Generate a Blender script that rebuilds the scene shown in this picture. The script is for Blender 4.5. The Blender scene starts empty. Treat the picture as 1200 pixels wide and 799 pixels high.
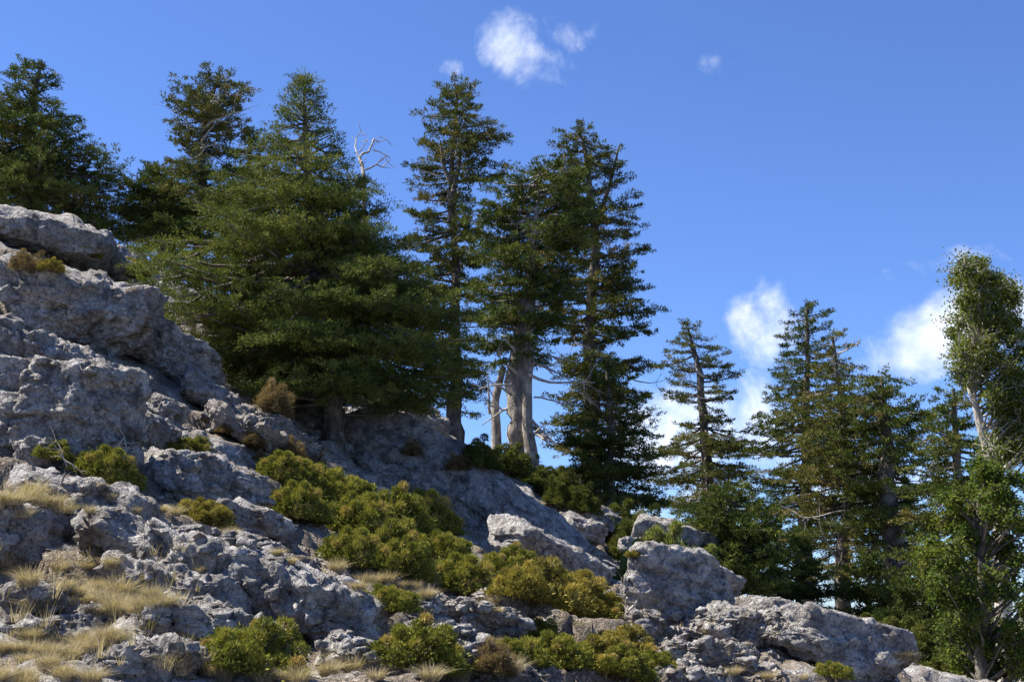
import bpy, math, random
import numpy as np

# ------------------------------------------------------------------ camera, light, world, exposure
scene = bpy.context.scene
C = scene.collection
F_PX = 1600.0                      # focal length in photo pixels (1200 wide)
PITCH = math.atan2(320.0, F_PX)    # true horizon lies near row 720
CAM = np.array([0.0, 0.0, 1.65])
cam_data = bpy.data.cameras.new('camera')
cam_data.sensor_width = 36.0
cam_data.lens = 36.0 * F_PX / 1200.0
cam_data.clip_start = 0.1
cam_data.clip_end = 60000.0
cam = bpy.data.objects.new('camera', cam_data)
cam.location = CAM
cam.rotation_euler = (math.pi / 2 + PITCH, 0, 0)
C.objects.link(cam)
scene.camera = cam

SUN_EL = math.radians(54.0)
SUN_AZ = math.radians(167.0)        # direction TO the sun, counter-clockwise from +X (180 = picture left)
sun_dir = np.array([math.cos(SUN_EL) * math.cos(SUN_AZ), math.cos(SUN_EL) * math.sin(SUN_AZ), math.sin(SUN_EL)])
sd = bpy.data.lights.new('sun', 'SUN')
sd.energy = 5.0
sd.angle = math.radians(0.5)
sd.color = (1.0, 0.93, 0.82)
sun = bpy.data.objects.new('sun', sd)
from mathutils import Vector
sun.rotation_euler = Vector(sun_dir).to_track_quat('Z', 'Y').to_euler()
sun.location = (-30, -10, 40)
C.objects.link(sun)

scene.view_settings.view_transform = 'Standard'
scene.view_settings.look = 'None'
scene.view_settings.exposure = 1.2
scene.view_settings.gamma = 1.0
scene.view_settings.use_curve_mapping = False
scene.cycles.use_denoising = True
scene.cycles.max_bounces = 6
scene.cycles.transparent_max_bounces = 4


def ray(u, v):
    """direction of a photo pixel, scaled so that y = 1"""
    a = (u - 600.0) / F_PX
    b = (399.5 - v) / F_PX
    cp, sp = math.cos(PITCH), math.sin(PITCH)
    d = np.array([a, cp - sp * b, sp + cp * b])
    return d / d[1]


def P(u, v, d):
    return CAM + ray(u, v) * d


# ---- node helpers
class NT:
    def __init__(self, tree):
        self.t = tree
    def n(self, typ, **kw):
        nd = self.t.nodes.new(typ)
        for k, val in kw.items():
            if k.startswith('i_'):
                key = k[2:]
                nd.inputs[int(key) if key.isdigit() else key.replace('_', ' ')].default_value = val
            else:
                setattr(nd, k, val)
        return nd
    def l(self, a, b):
        self.t.links.new(a, b)
    def val(self, x, sock):
        if hasattr(x, 'is_linked') or hasattr(x, 'links'):
            self.l(x, sock)
        else:
            sock.default_value = x
    def math(self, op, a, b=0.0, c=None, clamp=False):
        nd = self.t.nodes.new('ShaderNodeMath'); nd.operation = op; nd.use_clamp = clamp
        self.val(a, nd.inputs[0]); self.val(b, nd.inputs[1])
        if c is not None: self.val(c, nd.inputs[2])
        return nd.outputs[0]
    def mix(self, fac, a, b, blend='MIX'):
        nd = self.t.nodes.new('ShaderNodeMix'); nd.data_type = 'RGBA'; nd.blend_type = blend
        self.val(fac, nd.inputs[0]); self.val(a, nd.inputs[6]); self.val(b, nd.inputs[7])
        return nd.outputs[2]
    def ramp(self, fac, stops, interp='LINEAR'):
        nd = self.t.nodes.new('ShaderNodeValToRGB'); cr = nd.color_ramp; cr.interpolation = interp
        while len(cr.elements) < len(stops): cr.elements.new(0.5)
        for e, (p, c) in zip(cr.elements, stops):
            e.position = p
            e.color = (c, c, c, 1) if isinstance(c, (int, float)) else (*c, 1)
        self.l(fac, nd.inputs[0])
        return nd.outputs[0]
    def noise(self, vec, scale, detail=4, rough=0.5, dist=0.0, typ='FBM'):
        nd = self.t.nodes.new('ShaderNodeTexNoise'); nd.noise_type = typ
        nd.inputs['Scale'].default_value = scale; nd.inputs['Detail'].default_value = detail
        nd.inputs['Roughness'].default_value = rough; nd.inputs['Distortion'].default_value = dist
        if vec is not None: self.l(vec, nd.inputs['Vector'])
        return nd.outputs[0]
    def smooth(self, x, a, b):
        nd = self.t.nodes.new('ShaderNodeMapRange'); nd.interpolation_type = 'SMOOTHSTEP'
        self.val(x, nd.inputs[0]); nd.inputs[1].default_value = a; nd.inputs[2].default_value = b
        return nd.outputs[0]


# ---- sky with scattered fair-weather clouds all round
def build_world():
    w = bpy.data.worlds.new('World'); scene.world = w; w.use_nodes = True
    t = NT(w.node_tree); w.node_tree.nodes.clear()
    out = t.n('ShaderNodeOutputWorld'); bg = t.n('ShaderNodeBackground'); bg.inputs[1].default_value = 0.064
    sky = t.n('ShaderNodeTexSky', sky_type='NISHITA', sun_disc=False)
    sky.sun_elevation = SUN_EL
    sky.sun_rotation = math.atan2(sun_dir[0], sun_dir[1])
    sky.altitude = 1500.0; sky.air_density = 1.0; sky.dust_density = 0.4; sky.ozone_density = 2.0
    col = t.mix(1.0, sky.outputs[0], (0.70, 0.90, 1.34, 1), 'MULTIPLY')
    tc = t.n('ShaderNodeTexCoord'); dirv = tc.outputs['Generated']
    nz = t.noise(dirv, 14.0, 7, 0.62, 0.4)
    nz2 = t.noise(dirv, 45.0, 5, 0.6, 0.2)
    nn = t.math('ADD', t.math('MULTIPLY', nz, 0.75), t.math('MULTIPLY', nz2, 0.25))
    blobs = []
    # (u, v, half width px, half height px, tilt deg, density)
    for u, v, rw, rh, tilt, dn in [(622, 66, 80, 50, 50, 0.66), (600, 50, 40, 45, 70, .5), (665, 36, 90, 32, 5, .6), (838, 76, 46, 22, 5, 0.55), (528, 80, 16, 20, 0, .3), (990, 326, 28, 16, 10, 0.5),
                                   (1060, 320, 62, 22, -8, 0.55), (1105, 385, 165, 62, -18, 1.0), (905, 385, 66, 64, 40, .85),
                                   (960, 395, 90, 32, 0, 0.5), (830, 510, 170, 90, -8, 1.15), (790, 590, 130, 50, 0, .7), (1010, 560, 200, 60, 5, 0.62), (1150, 330, 80, 45, 0, .6)]:
        blobs.append((ray(u, v), rw / F_PX, rh / F_PX, math.radians(tilt), dn))
    rnd = random.Random(5)
    w.cycles.sampling_method = 'MANUAL'; w.cycles.sample_map_resolution = 256
    for k in range(5):
        az = math.radians(50 + k * 58 + rnd.uniform(-8, 8)) + math.radians(90); el = math.radians(rnd.uniform(3, 38))
        blobs.append((np.array([math.cos(az) * math.cos(el), math.sin(az) * math.cos(el), math.sin(el)]), rnd.uniform(.06, .14), rnd.uniform(.025, .05), rnd.uniform(-.4, .4), rnd.uniform(.5, .95)))
    total = None
    for d, rw, rh, tilt, dn in blobs:
        d = d / np.linalg.norm(d)
        r = np.cross(d, [0, 0, 1.0]); r /= np.linalg.norm(r); up = np.cross(r, d)
        r2 = r * math.cos(tilt) - up * math.sin(tilt); u2 = r * math.sin(tilt) + up * math.cos(tilt)
        def dot(vec):
            nd = t.n('ShaderNodeVectorMath', operation='DOT_PRODUCT'); t.l(dirv, nd.inputs[0]); nd.inputs[1].default_value = tuple(vec); return nd.outputs['Value']
        a = dot(r2 / rw); b = dot(u2 / rh); f = dot(d)
        q = t.math('ADD', t.math('MULTIPLY', a, a), t.math('MULTIPLY', b, b))
        m = t.math('MULTIPLY', t.math('SUBTRACT', 1.0, q, clamp=True), t.math('GREATER_THAN', f, 0.0))
        m = t.math('MULTIPLY', m, dn)
        total = m if total is None else t.math('MAXIMUM', total, m)
    den = t.math('ADD', t.math('MULTIPLY', total, 0.62), t.math('MULTIPLY', t.math('SUBTRACT', nn, 0.60), 1.9))
    den = t.math('MULTIPLY', den, t.math('GREATER_THAN', total, 0.001))
    den = t.math('MULTIPLY', t.smooth(den, -0.02, 0.66), .96)
    shade = t.noise(dirv, 30.0, 4, 0.5)
    cl = t.mix(t.smooth(shade, .35, .65), (7.6, 8.2, 9.2, 1), (10.4, 10.4, 10.5, 1))
    col = t.mix(den, col, cl)
    t.l(col, bg.inputs[0]); t.l(bg.outputs[0], out.inputs[0])
build_world()

# ------------------------------------------------------------------ numpy noise
_rs = np.random.RandomState(11)
_perm = _rs.permutation(256).astype(np.int32); _perm = np.concatenate([_perm, _perm, _perm])
_g = _rs.normal(size=(256, 3)); _g /= np.linalg.norm(_g, axis=1)[:, None]
def pnoise(p):
    p = np.asarray(p, float); i = np.floor(p).astype(np.int64); f = p - i; i &= 255
    w = f * f * f * (f * (f * 6 - 15) + 10)
    r = 0.0
    for dx in (0, 1):
        px = _perm[(i[:, 0] + dx) & 255]; wx = w[:, 0] if dx else 1 - w[:, 0]
        for dy in (0, 1):
            py = _perm[px + ((i[:, 1] + dy) & 255)]; wy = w[:, 1] if dy else 1 - w[:, 1]
            for dz in (0, 1):
                g = _g[_perm[py + ((i[:, 2] + dz) & 255)]]
                wz = w[:, 2] if dz else 1 - w[:, 2]
                r = r + wx * wy * wz * (g[:, 0] * (f[:, 0] - dx) + g[:, 1] * (f[:, 1] - dy) + g[:, 2] * (f[:, 2] - dz))
    return r * 1.6
def fbm(p, oct=4, gain=0.5, lac=2.03):
    p = np.asarray(p, float); a = 1.0; s = 0.0
    for k in range(oct):
        s = s + a * pnoise(p + 17.3 * k); p = p * lac; a *= gain
    return s
def ridged(p, oct=4, gain=0.5, lac=2.1):
    p = np.asarray(p, float); a = 1.0; s = 0.0
    for k in range(oct):
        s = s + a * (1 - 2 * np.abs(pnoise(p + 9.1 * k))); p = p * lac; a *= gain
    return s

# ------------------------------------------------------------------ mesh helpers
def mesh_from(name, verts, faces, smooth=False, tint=None):
    """faces: (n,k) int array, uniform polygon size (or list of such arrays)"""
    me = bpy.data.meshes.new(name)
    verts = np.asarray(verts, np.float32)
    fl = faces if isinstance(faces, list) else [faces]
    fl = [np.asarray(f, np.int32) for f in fl if len(f)]
    me.vertices.add(len(verts)); me.vertices.foreach_set('co', verts.ravel())
    nl = sum(f.size for f in fl); npoly = sum(len(f) for f in fl)
    me.loops.add(nl); me.polygons.add(npoly)
    me.loops.foreach_set('vertex_index', np.concatenate([f.ravel() for f in fl]))
    tot = np.concatenate([np.full(len(f), f.shape[1], np.int32) for f in fl])
    st = np.concatenate([[0], np.cumsum(tot)[:-1]]).astype(np.int32)
    me.polygons.foreach_set('loop_start', st)
    me.polygons.foreach_set('use_smooth', np.full(npoly, smooth, bool))
    if tint is not None:
        at = me.attributes.new('tint', 'FLOAT', 'POINT'); at.data.foreach_set('value', np.asarray(tint, np.float32))
    me.update(calc_edges=True)
    me.validate()
    return me
def obj(name, me, mat=None, parent=None, loc=None):
    o = bpy.data.objects.new(name, me)
    if mat and me and not me.materials: me.materials.append(mat)
    C.objects.link(o)
    if parent: o.parent = parent
    if loc is not None: o.location = tuple(float(c) for c in loc)
    return o
def tag(o, label=None, cat=None, group=None, kind=None):
    if label: o['label'] = label
    if cat: o['category'] = cat
    if group: o['group'] = group
    if kind: o['kind'] = kind
    return o
def thing(name, loc, label, cat, group=None):
    o = bpy.data.objects.new(name, None); o.location = tuple(float(c) for c in loc); o.empty_display_size = .3
    C.objects.link(o); return tag(o, label, cat, group)

class Tubes:
    """collects tapered tubes into one mesh"""
    def __init__(self): self.v = []; self.f = []; self.n = 0
    def add(self, pts, rad, sides=5, cap=True):
        pts = np.asarray(pts, float); rad = np.asarray(rad, float); m = len(pts)
        tan = np.gradient(pts, axis=0); tan /= np.linalg.norm(tan, axis=1)[:, None] + 1e-9
        ref = np.array([0, 0, 1.0]) if abs(tan[0][2]) < .8 else np.array([0, 1.0, 0])
        a = np.cross(tan, ref); a /= np.linalg.norm(a, axis=1)[:, None] + 1e-9
        b = np.cross(tan, a)
        th = np.arange(sides) * 2 * math.pi / sides
        ring = pts[:, None, :] + rad[:, None, None] * (np.cos(th)[None, :, None] * a[:, None, :] + np.sin(th)[None, :, None] * b[:, None, :])
        self.v.append(ring.reshape(-1, 3))
        i = np.arange(m - 1)[:, None] * sides; j = np.arange(sides)[None, :]; k = (j + 1) % sides
        q = np.stack([i + j, i + k, i + sides + k, i + sides + j], -1).reshape(-1, 4) + self.n
        self.f.append(q); self.n += m * sides
    def mesh(self, name, bump=0.0, bscale=3.0):
        v = np.concatenate(self.v)
        if bump:
            s = np.array([bscale, bscale, bscale * .35])
            v = v + bump * np.stack([fbm(v * s + o, 3) for o in (0, 31, 67)], 1)
        return mesh_from(name, v, np.concatenate(self.f), smooth=True)

class Leaves:
    """collects needle sprays / leaves as small quads"""
    def __init__(self): self.p = []; self.d = []; self.s = []; self.l = []; self.w = []; self.t = []
    def add(self, p, d, s, l, w, t):
        self.p.append(p); self.d.append(d); self.s.append(s); self.l.append(l); self.w.append(w); self.t.append(t)
    def needles(self, name, origin):
        p = np.concatenate(self.p) - origin; d = np.concatenate(self.d); s = np.concatenate(self.s)
        l = np.concatenate(self.l)[:, None]; w = np.concatenate(self.w)[:, None] * .5; t = np.concatenate(self.t)
        v = np.stack([p + s * w, p + d * l, p - s * w], 1).reshape(-1, 3)
        return mesh_from(name, v, np.arange(len(v)).reshape(-1, 3), tint=np.repeat(t, 3))
    def mesh(self, name, origin, mid=0.45):
        p = np.concatenate(self.p) - origin; d = np.concatenate(self.d); s = np.concatenate(self.s)
        l = np.concatenate(self.l)[:, None]; w = np.concatenate(self.w)[:, None] * .5; t = np.concatenate(self.t)
        m = p + d * l * mid
        v = np.stack([p, m + s * w, p + d * l, m - s * w], 1).reshape(-1, 3)
        return mesh_from(name, v, np.arange(len(v)).reshape(-1, 4), tint=np.repeat(t, 4))
    def count(self): return sum(len(x) for x in self.l)

def norm(a): return a / (np.linalg.norm(a, axis=-1, keepdims=True) + 1e-9)

# ------------------------------------------------------------------ materials
MATS = {}
def new_mat(name):
    m = bpy.data.materials.new(name); m.use_nodes = True; m.node_tree.nodes.clear(); MATS[name] = m
    return m, NT(m.node_tree)

def rock_color(t, pos, warm=0.0):
    big = t.noise(pos, 0.9, 5, 0.6, 0.5)
    mid = t.noise(pos, 4.5, 6, 0.68, 0.3)
    fine = t.noise(pos, 22.0, 5, 0.65)
    spot = t.noise(pos, 9.0, 3, 0.6, 0.8)
    base = t.ramp(mid, [(0.33, (0.13, 0.12, 0.115)), (0.43, (0.31, 0.295, 0.28)), (0.53, (0.52, 0.50, 0.475)), (0.66, (0.70, 0.68, 0.65))])
    base = t.mix(t.math('MULTIPLY', t.smooth(big, .48, .70), .6), base, (0.30, 0.27, 0.235, 1))              # weathered warm patches
    rust = t.noise(pos, 1.6, 4, .6, 1.2)
    base = t.mix(t.math('MULTIPLY', t.smooth(rust, .56, .72), .55), base, (0.34, 0.235, 0.15, 1))     # iron stains
    mpv = t.n('ShaderNodeMapping'); mpv.inputs['Scale'].default_value = (3.2, 3.2, .55); t.l(pos, mpv.inputs[0])
    strk = t.noise(mpv.outputs[0], 1.5, 4, .6, .3)
    base = t.mix(t.math('MULTIPLY', t.smooth(strk, .54, .70), .6), base, (0.11, 0.105, 0.105, 1))     # dark water streaks
    base = t.mix(t.math('MULTIPLY', t.smooth(spot, .55, .68), .75), base, (0.10, 0.098, 0.10, 1))   # dark lichen
    base = t.mix(t.math('MULTIPLY', t.smooth(fine, .58, .70), .55), base, (0.63, 0.62, 0.60, 1))   # pale lichen
    base = t.mix(t.math('MULTIPLY', t.smooth(fine, .44, .34), .5), base, (0.12, 0.115, 0.12, 1))
    if warm: base = t.mix(warm, base, (0.36, 0.30, 0.23, 1))
    return base
def rock_bump(t, pos, strength=1.0):
    h1 = t.noise(pos, 7.0, 8, 0.66, 0.4)
    v = t.n('ShaderNodeTexVoronoi', feature='DISTANCE_TO_EDGE', i_Scale=3.3)
    wob = t.n('ShaderNodeVectorMath', operation='ADD'); nn = t.n('ShaderNodeTexNoise', i_Scale=2.5, i_Detail=4.0); t.l(pos, nn.inputs['Vector'])
    sc = t.n('ShaderNodeVectorMath', operation='SCALE'); t.l(nn.outputs[1], sc.inputs[0]); sc.inputs['Scale'].default_value = .8
    t.l(pos, wob.inputs[0]); t.l(sc.outputs[0], wob.inputs[1]); t.l(wob.outputs[0], v.inputs['Vector'])
    crack = t.smooth(v.outputs['Distance'], 0.0, 0.05)
    pits = t.smooth(t.noise(pos, 26.0, 3, 0.6), .32, .52)
    h = t.math('ADD', t.math('MULTIPLY', h1, 1.0), t.math('ADD', t.math('MULTIPLY', crack, .12), t.math('MULTIPLY', pits, .14)))
    b = t.n('ShaderNodeBump'); b.inputs['Strength'].default_value = 1.0 * strength; b.inputs['Distance'].default_value = 0.22
    t.l(h, b.inputs['Height'])
    return b.outputs[0], crack
def make_rock(name, warm=0.0):
    m, t = new_mat(name)
    g = t.n('ShaderNodeNewGeometry'); pos = g.outputs['Position']
    c = rock_color(t, pos, warm); nrm, crack = rock_bump(t, pos)
    c = t.mix(t.math('MULTIPLY', t.math('SUBTRACT', 1.0, crack), .25), c, (0.07, 0.065, 0.06, 1))
    b = t.n('ShaderNodeBsdfPrincipled', i_Roughness=0.92); b.inputs['Specular IOR Level'].default_value = 0.15
    t.l(c, b.inputs['Base Color']); t.l(nrm, b.inputs['Normal'])
    o = t.n('ShaderNodeOutputMaterial'); t.l(b.outputs[0], o.inputs[0])
    return m
make_rock('limestone'); make_rock('limestone_warm', .32)

def make_ground():
    m, t = new_mat('hillside_ground')
    g = t.n('ShaderNodeNewGeometry'); pos = g.outputs['Position']
    rc = rock_color(t, pos); nrm, crack = rock_bump(t, pos, .9)
    at = t.n('ShaderNodeAttribute', attribute_name='tint')           # 0 = bare rock, 1 = soil
    n1 = t.noise(pos, 1.7, 6, .65); n2 = t.noise(pos, 30.0, 4, .7)
    soil = t.ramp(n2, [(.3, (.11, .085, .06)), (.5, (.25, .205, .155)), (.68, (.47, .43, .37))])
    far = t.ramp(n1, [(.35, (.035, .05, .02)), (.6, (.09, .09, .05)), (.75, (.2, .18, .13))])
    fac = t.smooth(t.math('ADD', at.outputs['Fac'], t.math('MULTIPLY', t.math('SUBTRACT', n1, .5), 1.6)), .35, .65)
    c = t.mix(fac, rc, soil)
    dist = t.n('ShaderNodeVectorMath', operation='LENGTH'); t.l(pos, dist.inputs[0])
    c = t.mix(t.smooth(dist.outputs['Value'], 55.0, 90.0), c, far)
    b = t.n('ShaderNodeBsdfPrincipled', i_Roughness=0.95); b.inputs['Specular IOR Level'].default_value = 0.1
    t.l(c, b.inputs['Base Color']); t.l(nrm, b.inputs['Normal'])
    o = t.n('ShaderNodeOutputMaterial'); t.l(b.outputs[0], o.inputs[0])
make_ground()

def make_foliage(name, stops, transl=0.16, rough=.75, spec=.07):
    m, t = new_mat(name)
    at = t.n('ShaderNodeAttribute', attribute_name='tint')
    c = t.ramp(at.outputs['Fac'], stops)
    b = t.n('ShaderNodeBsdfPrincipled', i_Roughness=rough); b.inputs['Specular IOR Level'].default_value = spec
    tr = t.n('ShaderNodeBsdfTranslucent')
    c2 = t.mix(1.0, c, (1.1, 1.15, .6, 1), 'MULTIPLY')
    t.l(c, b.inputs['Base Color']); t.l(c2, tr.inputs[0])
    mx = t.n('ShaderNodeMixShader'); mx.inputs[0].default_value = transl
    t.l(b.outputs[0], mx.inputs[1]); t.l(tr.outputs[0], mx.inputs[2])
    o = t.n('ShaderNodeOutputMaterial'); t.l(mx.outputs[0], o.inputs[0])
make_foliage('fir_needles', [(0, (0.039, 0.058, 0.017)), (.5, (0.084, 0.111, 0.026)), (.85, (0.135, 0.153, 0.035)), (1, (0.179, 0.138, 0.053))])
make_foliage('fir_needles_old', [(0, (0.054, 0.066, 0.021)), (.5, (0.105, 0.119, 0.032)), (.8, (0.156, 0.153, 0.042)), (1, (0.229, 0.176, 0.075))])
make_foliage('fir_needles_young', [(0, (0.040, 0.062, 0.016)), (.5, (0.098, 0.127, 0.030)), (1, (0.191, 0.201, 0.049))])
make_foliage('broad_leaves', [(0, (0.045, 0.071, 0.013)), (.5, (0.114, 0.147, 0.026)), (1, (0.208, 0.214, 0.042))], .35)
make_foliage('maple_leaves', [(0, (0.039, 0.071, 0.015)), (.5, (0.083, 0.124, 0.021)), (1, (0.166, 0.173, 0.030))], .35)
make_foliage('cushion_green', [(0, (0.073, 0.084, 0.020)), (.5, (0.218, 0.229, 0.044)), (.85, (0.365, 0.328, 0.068)), (1, (0.421, 0.289, 0.119))], .2)
make_foliage('cushion_ochre', [(0, (0.101, 0.084, 0.024)), (.5, (0.271, 0.235, 0.053)), (1, (0.466, 0.365, 0.098))], .2)
make_foliage('shrub_brown', [(0, (0.074, 0.053, 0.027)), (.5, (0.210, 0.151, 0.068)), (1, (0.358, 0.263, 0.135))], .2)
make_foliage('shrub_pale', [(0, (.08, .10, .025)), (.5, (.20, .225, .06)), (1, (.30, .31, .10))], .3)
make_foliage('juniper', [(0, (0.038, 0.051, 0.014)), (.5, (0.102, 0.119, 0.030)), (1, (0.170, 0.178, 0.043))], .2)
make_foliage('straw', [(0, (0.134, 0.121, 0.054)), (.35, (0.340, 0.276, 0.184)), (1, (0.618, 0.514, 0.410))], .3)

def make_bark(name, dark, light, lichen):
    m, t = new_mat(name)
    g = t.n('ShaderNodeNewGeometry'); pos = g.outputs['Position']
    mp = t.n('ShaderNodeMapping'); mp.inputs['Scale'].default_value = (1, 1, .3); t.l(pos, mp.inputs[0])
    n = t.noise(mp.outputs[0], 11.0, 6, .65, .3); n2 = t.noise(pos, 3.0, 4, .6)
    c = t.ramp(n, [(.34, dark), (.66, light)])
    c = t.mix(t.math('MULTIPLY', t.smooth(n2, .48, .62), .7), c, (*lichen, 1))
    b = t.n('ShaderNodeBsdfPrincipled', i_Roughness=.9); b.inputs['Specular IOR Level'].default_value = .15
    bp = t.n('ShaderNodeBump', i_Strength=.9, i_Distance=.06); t.l(n, bp.inputs['Height'])
    t.l(c, b.inputs['Base Color']); t.l(bp.outputs[0], b.inputs['Normal'])
    o = t.n('ShaderNodeOutputMaterial'); t.l(b.outputs[0], o.inputs[0])
make_bark('fir_bark', (.055, .045, .037), (.16, .135, .11), (.26, .24, .205))
make_bark('pale_bark', (.11, .095, .08), (.33, .295, .255), (.46, .42, .37))
make_bark('bleached_wood', (.24, .215, .185), (.52, .48, .42), (.60, .56, .50))
make_bark('shrub_wood', (.05, .038, .025), (.14, .105, .07), (.2, .17, .12))
M = MATS

# ------------------------------------------------------------------ terrain
ctrl = []
def cp(u, v, d): ctrl.append(P(u, v, d))
for a in [(-150, 800, 8.5), (0, 805, 8.8), (200, 803, 9.6), (400, 803, 10.6), (600, 800, 13.2), (800, 798, 15.0), (1000, 825, 15.5), (1200, 880, 16),
          (-120, 720, 10.3), (0, 715, 10.8), (200, 715, 12.0), (400, 735, 13.2), (520, 735, 15.2), (640, 730, 17.2), (760, 728, 19), (900, 745, 19), (1000, 778, 18.5), (1150, 850, 19),
          (-120, 620, 13.5), (0, 615, 14.0), (200, 630, 15.5), (330, 655, 16.5), (450, 670, 18.5), (560, 690, 20.0), (680, 700, 22.5), (790, 705, 23.5), (900, 715, 25),
          (-120, 530, 16.8), (0, 535, 17.0), (150, 545, 18.5), (270, 560, 20.5), (380, 590, 22.5), (500, 630, 24.0), (620, 670, 26.0), (720, 690, 27.5),
          (-120, 450, 20), (0, 440, 20.6), (150, 455, 23), (270, 480, 25.5), (400, 530, 28), (520, 580, 29.5), (620, 615, 31.0), (700, 650, 32.5),
          (-120, 340, 25), (0, 345, 25.5), (120, 360, 28), (215, 400, 32.2), (340, 450, 33.5), (430, 470, 35), (530, 530, 36), (640, 580, 36.5), (720, 640, 37),
          (-120, 240, 31), (0, 256, 31.5), (90, 266, 33), (160, 300, 35), (240, 350, 37), (300, 372, 38), (430, 452, 38.5), (530, 530, 39.5), (640, 588, 40), (730, 648, 41),
          (850, 705, 32), (1000, 765, 30), (1150, 815, 26), (850, 722, 42), (1000, 750, 45), (1150, 770, 42)]:
    cp(*a)
for a in [(-120, 240, 31), (0, 256, 31.5), (90, 266, 33), (160, 300, 35), (240, 350, 37), (300, 372, 38), (430, 452, 38.5), (530, 530, 39.5), (640, 588, 40), (730, 648, 41)]:
    b = P(*a); ctrl.append(b + ray(a[0], 500) * np.array([9, 9, 0]) + np.array([0, 0, -1.2])); ctrl.append(b + ray(a[0], 500) * np.array([28, 28, 0]) + np.array([0, 0, -7.0]))
ctrl += [np.array(a, float) for a in [(0, 0, 0), (0, 5, .55), (-6, 4, 1.0), (6, 5, .2), (0, -12, -1.6), (-14, -10, .2), (14, -10, -2.2), (18, 6, -1.2), (24, 22, -.6), (30, 42, -2), (26, 62, -5),
                                       (8, 66, -5), (-26, 6, 5.5), (-30, 20, 9.5), (-34, 34, 13), (-30, -12, 3.5), (-50, 10, 10), (-55, 40, 14), (50, 20, -8), (50, 60, -14)]]
ctrl = np.array(ctrl)
def _U(r2): return np.where(r2 > 1e-9, r2 * np.log(r2 + 1e-12), 0.0)
def tps_fit(pts, lam=0.6):
    n = len(pts); xy = pts[:, :2]
    K = _U(((xy[:, None] - xy[None]) ** 2).sum(-1)) + lam * np.eye(n)
    Pm = np.c_[np.ones(n), xy]
    A = np.zeros((n + 3, n + 3)); A[:n, :n] = K; A[:n, n:] = Pm; A[n:, :n] = Pm.T
    return np.linalg.solve(A, np.r_[pts[:, 2], np.zeros(3)])
_w = tps_fit(ctrl)
def tps(x, y):
    x = np.asarray(x, float).ravel(); y = np.asarray(y, float).ravel(); out = np.empty(len(x)); n = len(ctrl)
    for i in range(0, len(x), 20000):
        s = slice(i, i + 20000)
        r2 = (x[s, None] - ctrl[None, :, 0]) ** 2 + (y[s, None] - ctrl[None, :, 1]) ** 2
        out[s] = _U(r2) @ _w[:n] + _w[n] + _w[n + 1] * x[s] + _w[n + 2] * y[s]
    return out
def H(x, y, detail=True):
    x = np.atleast_1d(np.asarray(x, float)); y = np.atleast_1d(np.asarray(y, float))
    r = np.hypot(x, y)
    sc = np.minimum(1.0, 66.0 / np.maximum(r, 1e-6))
    z = tps(x * sc, y * sc)
    if detail:
        # ledges and hollows of the bedrock, running down to the right
        ca, sa = math.cos(.5), math.sin(.5)
        q = np.stack([(x * ca + y * sa) * .33, (-x * sa + y * ca) * .75, np.zeros_like(x)], 1)
        amp = np.clip(r / 14.0, .25, 1.0) * np.clip((120 - r) / 40, 0.0, 1.0)
        z = z + amp * (.20 * ridged(q, 3, .5) - .16)
        q2 = np.stack([x * 1.1, y * 1.1, z * .8], 1)
        z = z + amp * .10 * ridged(q2 * .8, 3, .5)
        stp = .55; w = z + .25 * fbm(q2 * .6 + 8, 2); k = np.floor(w / stp); f = w / stp - k
        z = z + amp * .55 * (stp * (k + np.clip((f - .55) / .45, 0, 1) ** 1.5) - w)     # ledges with flat treads
    t = np.clip((r - 66) / 500.0, 0, 1)
    hills = 26 * fbm(np.stack([x / 420, y / 420, x * 0], 1), 4)
    z = np.where(r > 66, z * np.exp(-(r - 66) / 55.0) + (1 - np.exp(-(r - 66) / 55.0)) * (-70 + hills * t), z)
    return z
def build_hillside():
    dense = np.radians(np.linspace(-26, 26, 340)); side = np.radians(np.linspace(27, 333, 70)[1:-1])
    ang = np.concatenate([dense, side]); ang = math.pi / 2 - ang
    rad = np.concatenate([np.geomspace(.6, 6, 10)[:-1], np.geomspace(6, 46, 260)[:-1], np.geomspace(46, 100, 40)[:-1], np.geomspace(100, 30000, 34)])
    A, R = np.meshgrid(ang, rad)
    x = (R * np.cos(A)).ravel(); y = (R * np.sin(A)).ravel()
    z = H(x, y)
    near = np.clip((60 - np.hypot(x, y)) / 20, 0, 1)
    p = np.stack([x, y, z], 1)
    rough = near * np.clip(np.hypot(x, y) / 6, 0, 1)
    # sideways displacement so the rock gets undercut edges
    j = np.stack([fbm(p * 1.6 + o, 3) for o in (3.3, 41.7)], 1) * .16 * rough[:, None]
    x = x + j[:, 0]; y = y + j[:, 1]
    z = z + rough * (.025 * ridged(p * 3.1, 3, .5) + .015 * fbm(p * 8, 2))
    soil = fbm(np.stack([x * .22, y * .22, x * 0], 1) + 5, 3) * .8
    g = np.hypot(x - P(600, 730, 17)[0], (y - 17) * .6)
    soil = np.clip(.36 + soil * .6 + .75 * np.exp(-(g / 4.5) ** 2), 0, 1)
    nR, nA = R.shape
    i = np.arange(nR - 1)[:, None] * nA; a0 = np.arange(nA)[None, :]; a1 = (a0 + 1) % nA
    q = np.stack([i + a0, i + nA + a0, i + nA + a1, i + a1], -1).reshape(-1, 4)
    v = np.stack([x, y, z], 1)
    v = np.vstack([v, [[0, 0, float(H(0, 0)[0])]]]); soil = np.append(soil, .5)
    tri = np.stack([np.full(nA, len(v) - 1), np.arange(nA), (np.arange(nA) + 1) % nA], 1)
    me = mesh_from('hillside', v, [q, tri], smooth=True, tint=soil)
    o = obj('hillside', me, M['hillside_ground']); tag(o, kind='structure', label='rocky limestone hillside with bare soil patches')
    return o
hill = build_hillside()

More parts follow.
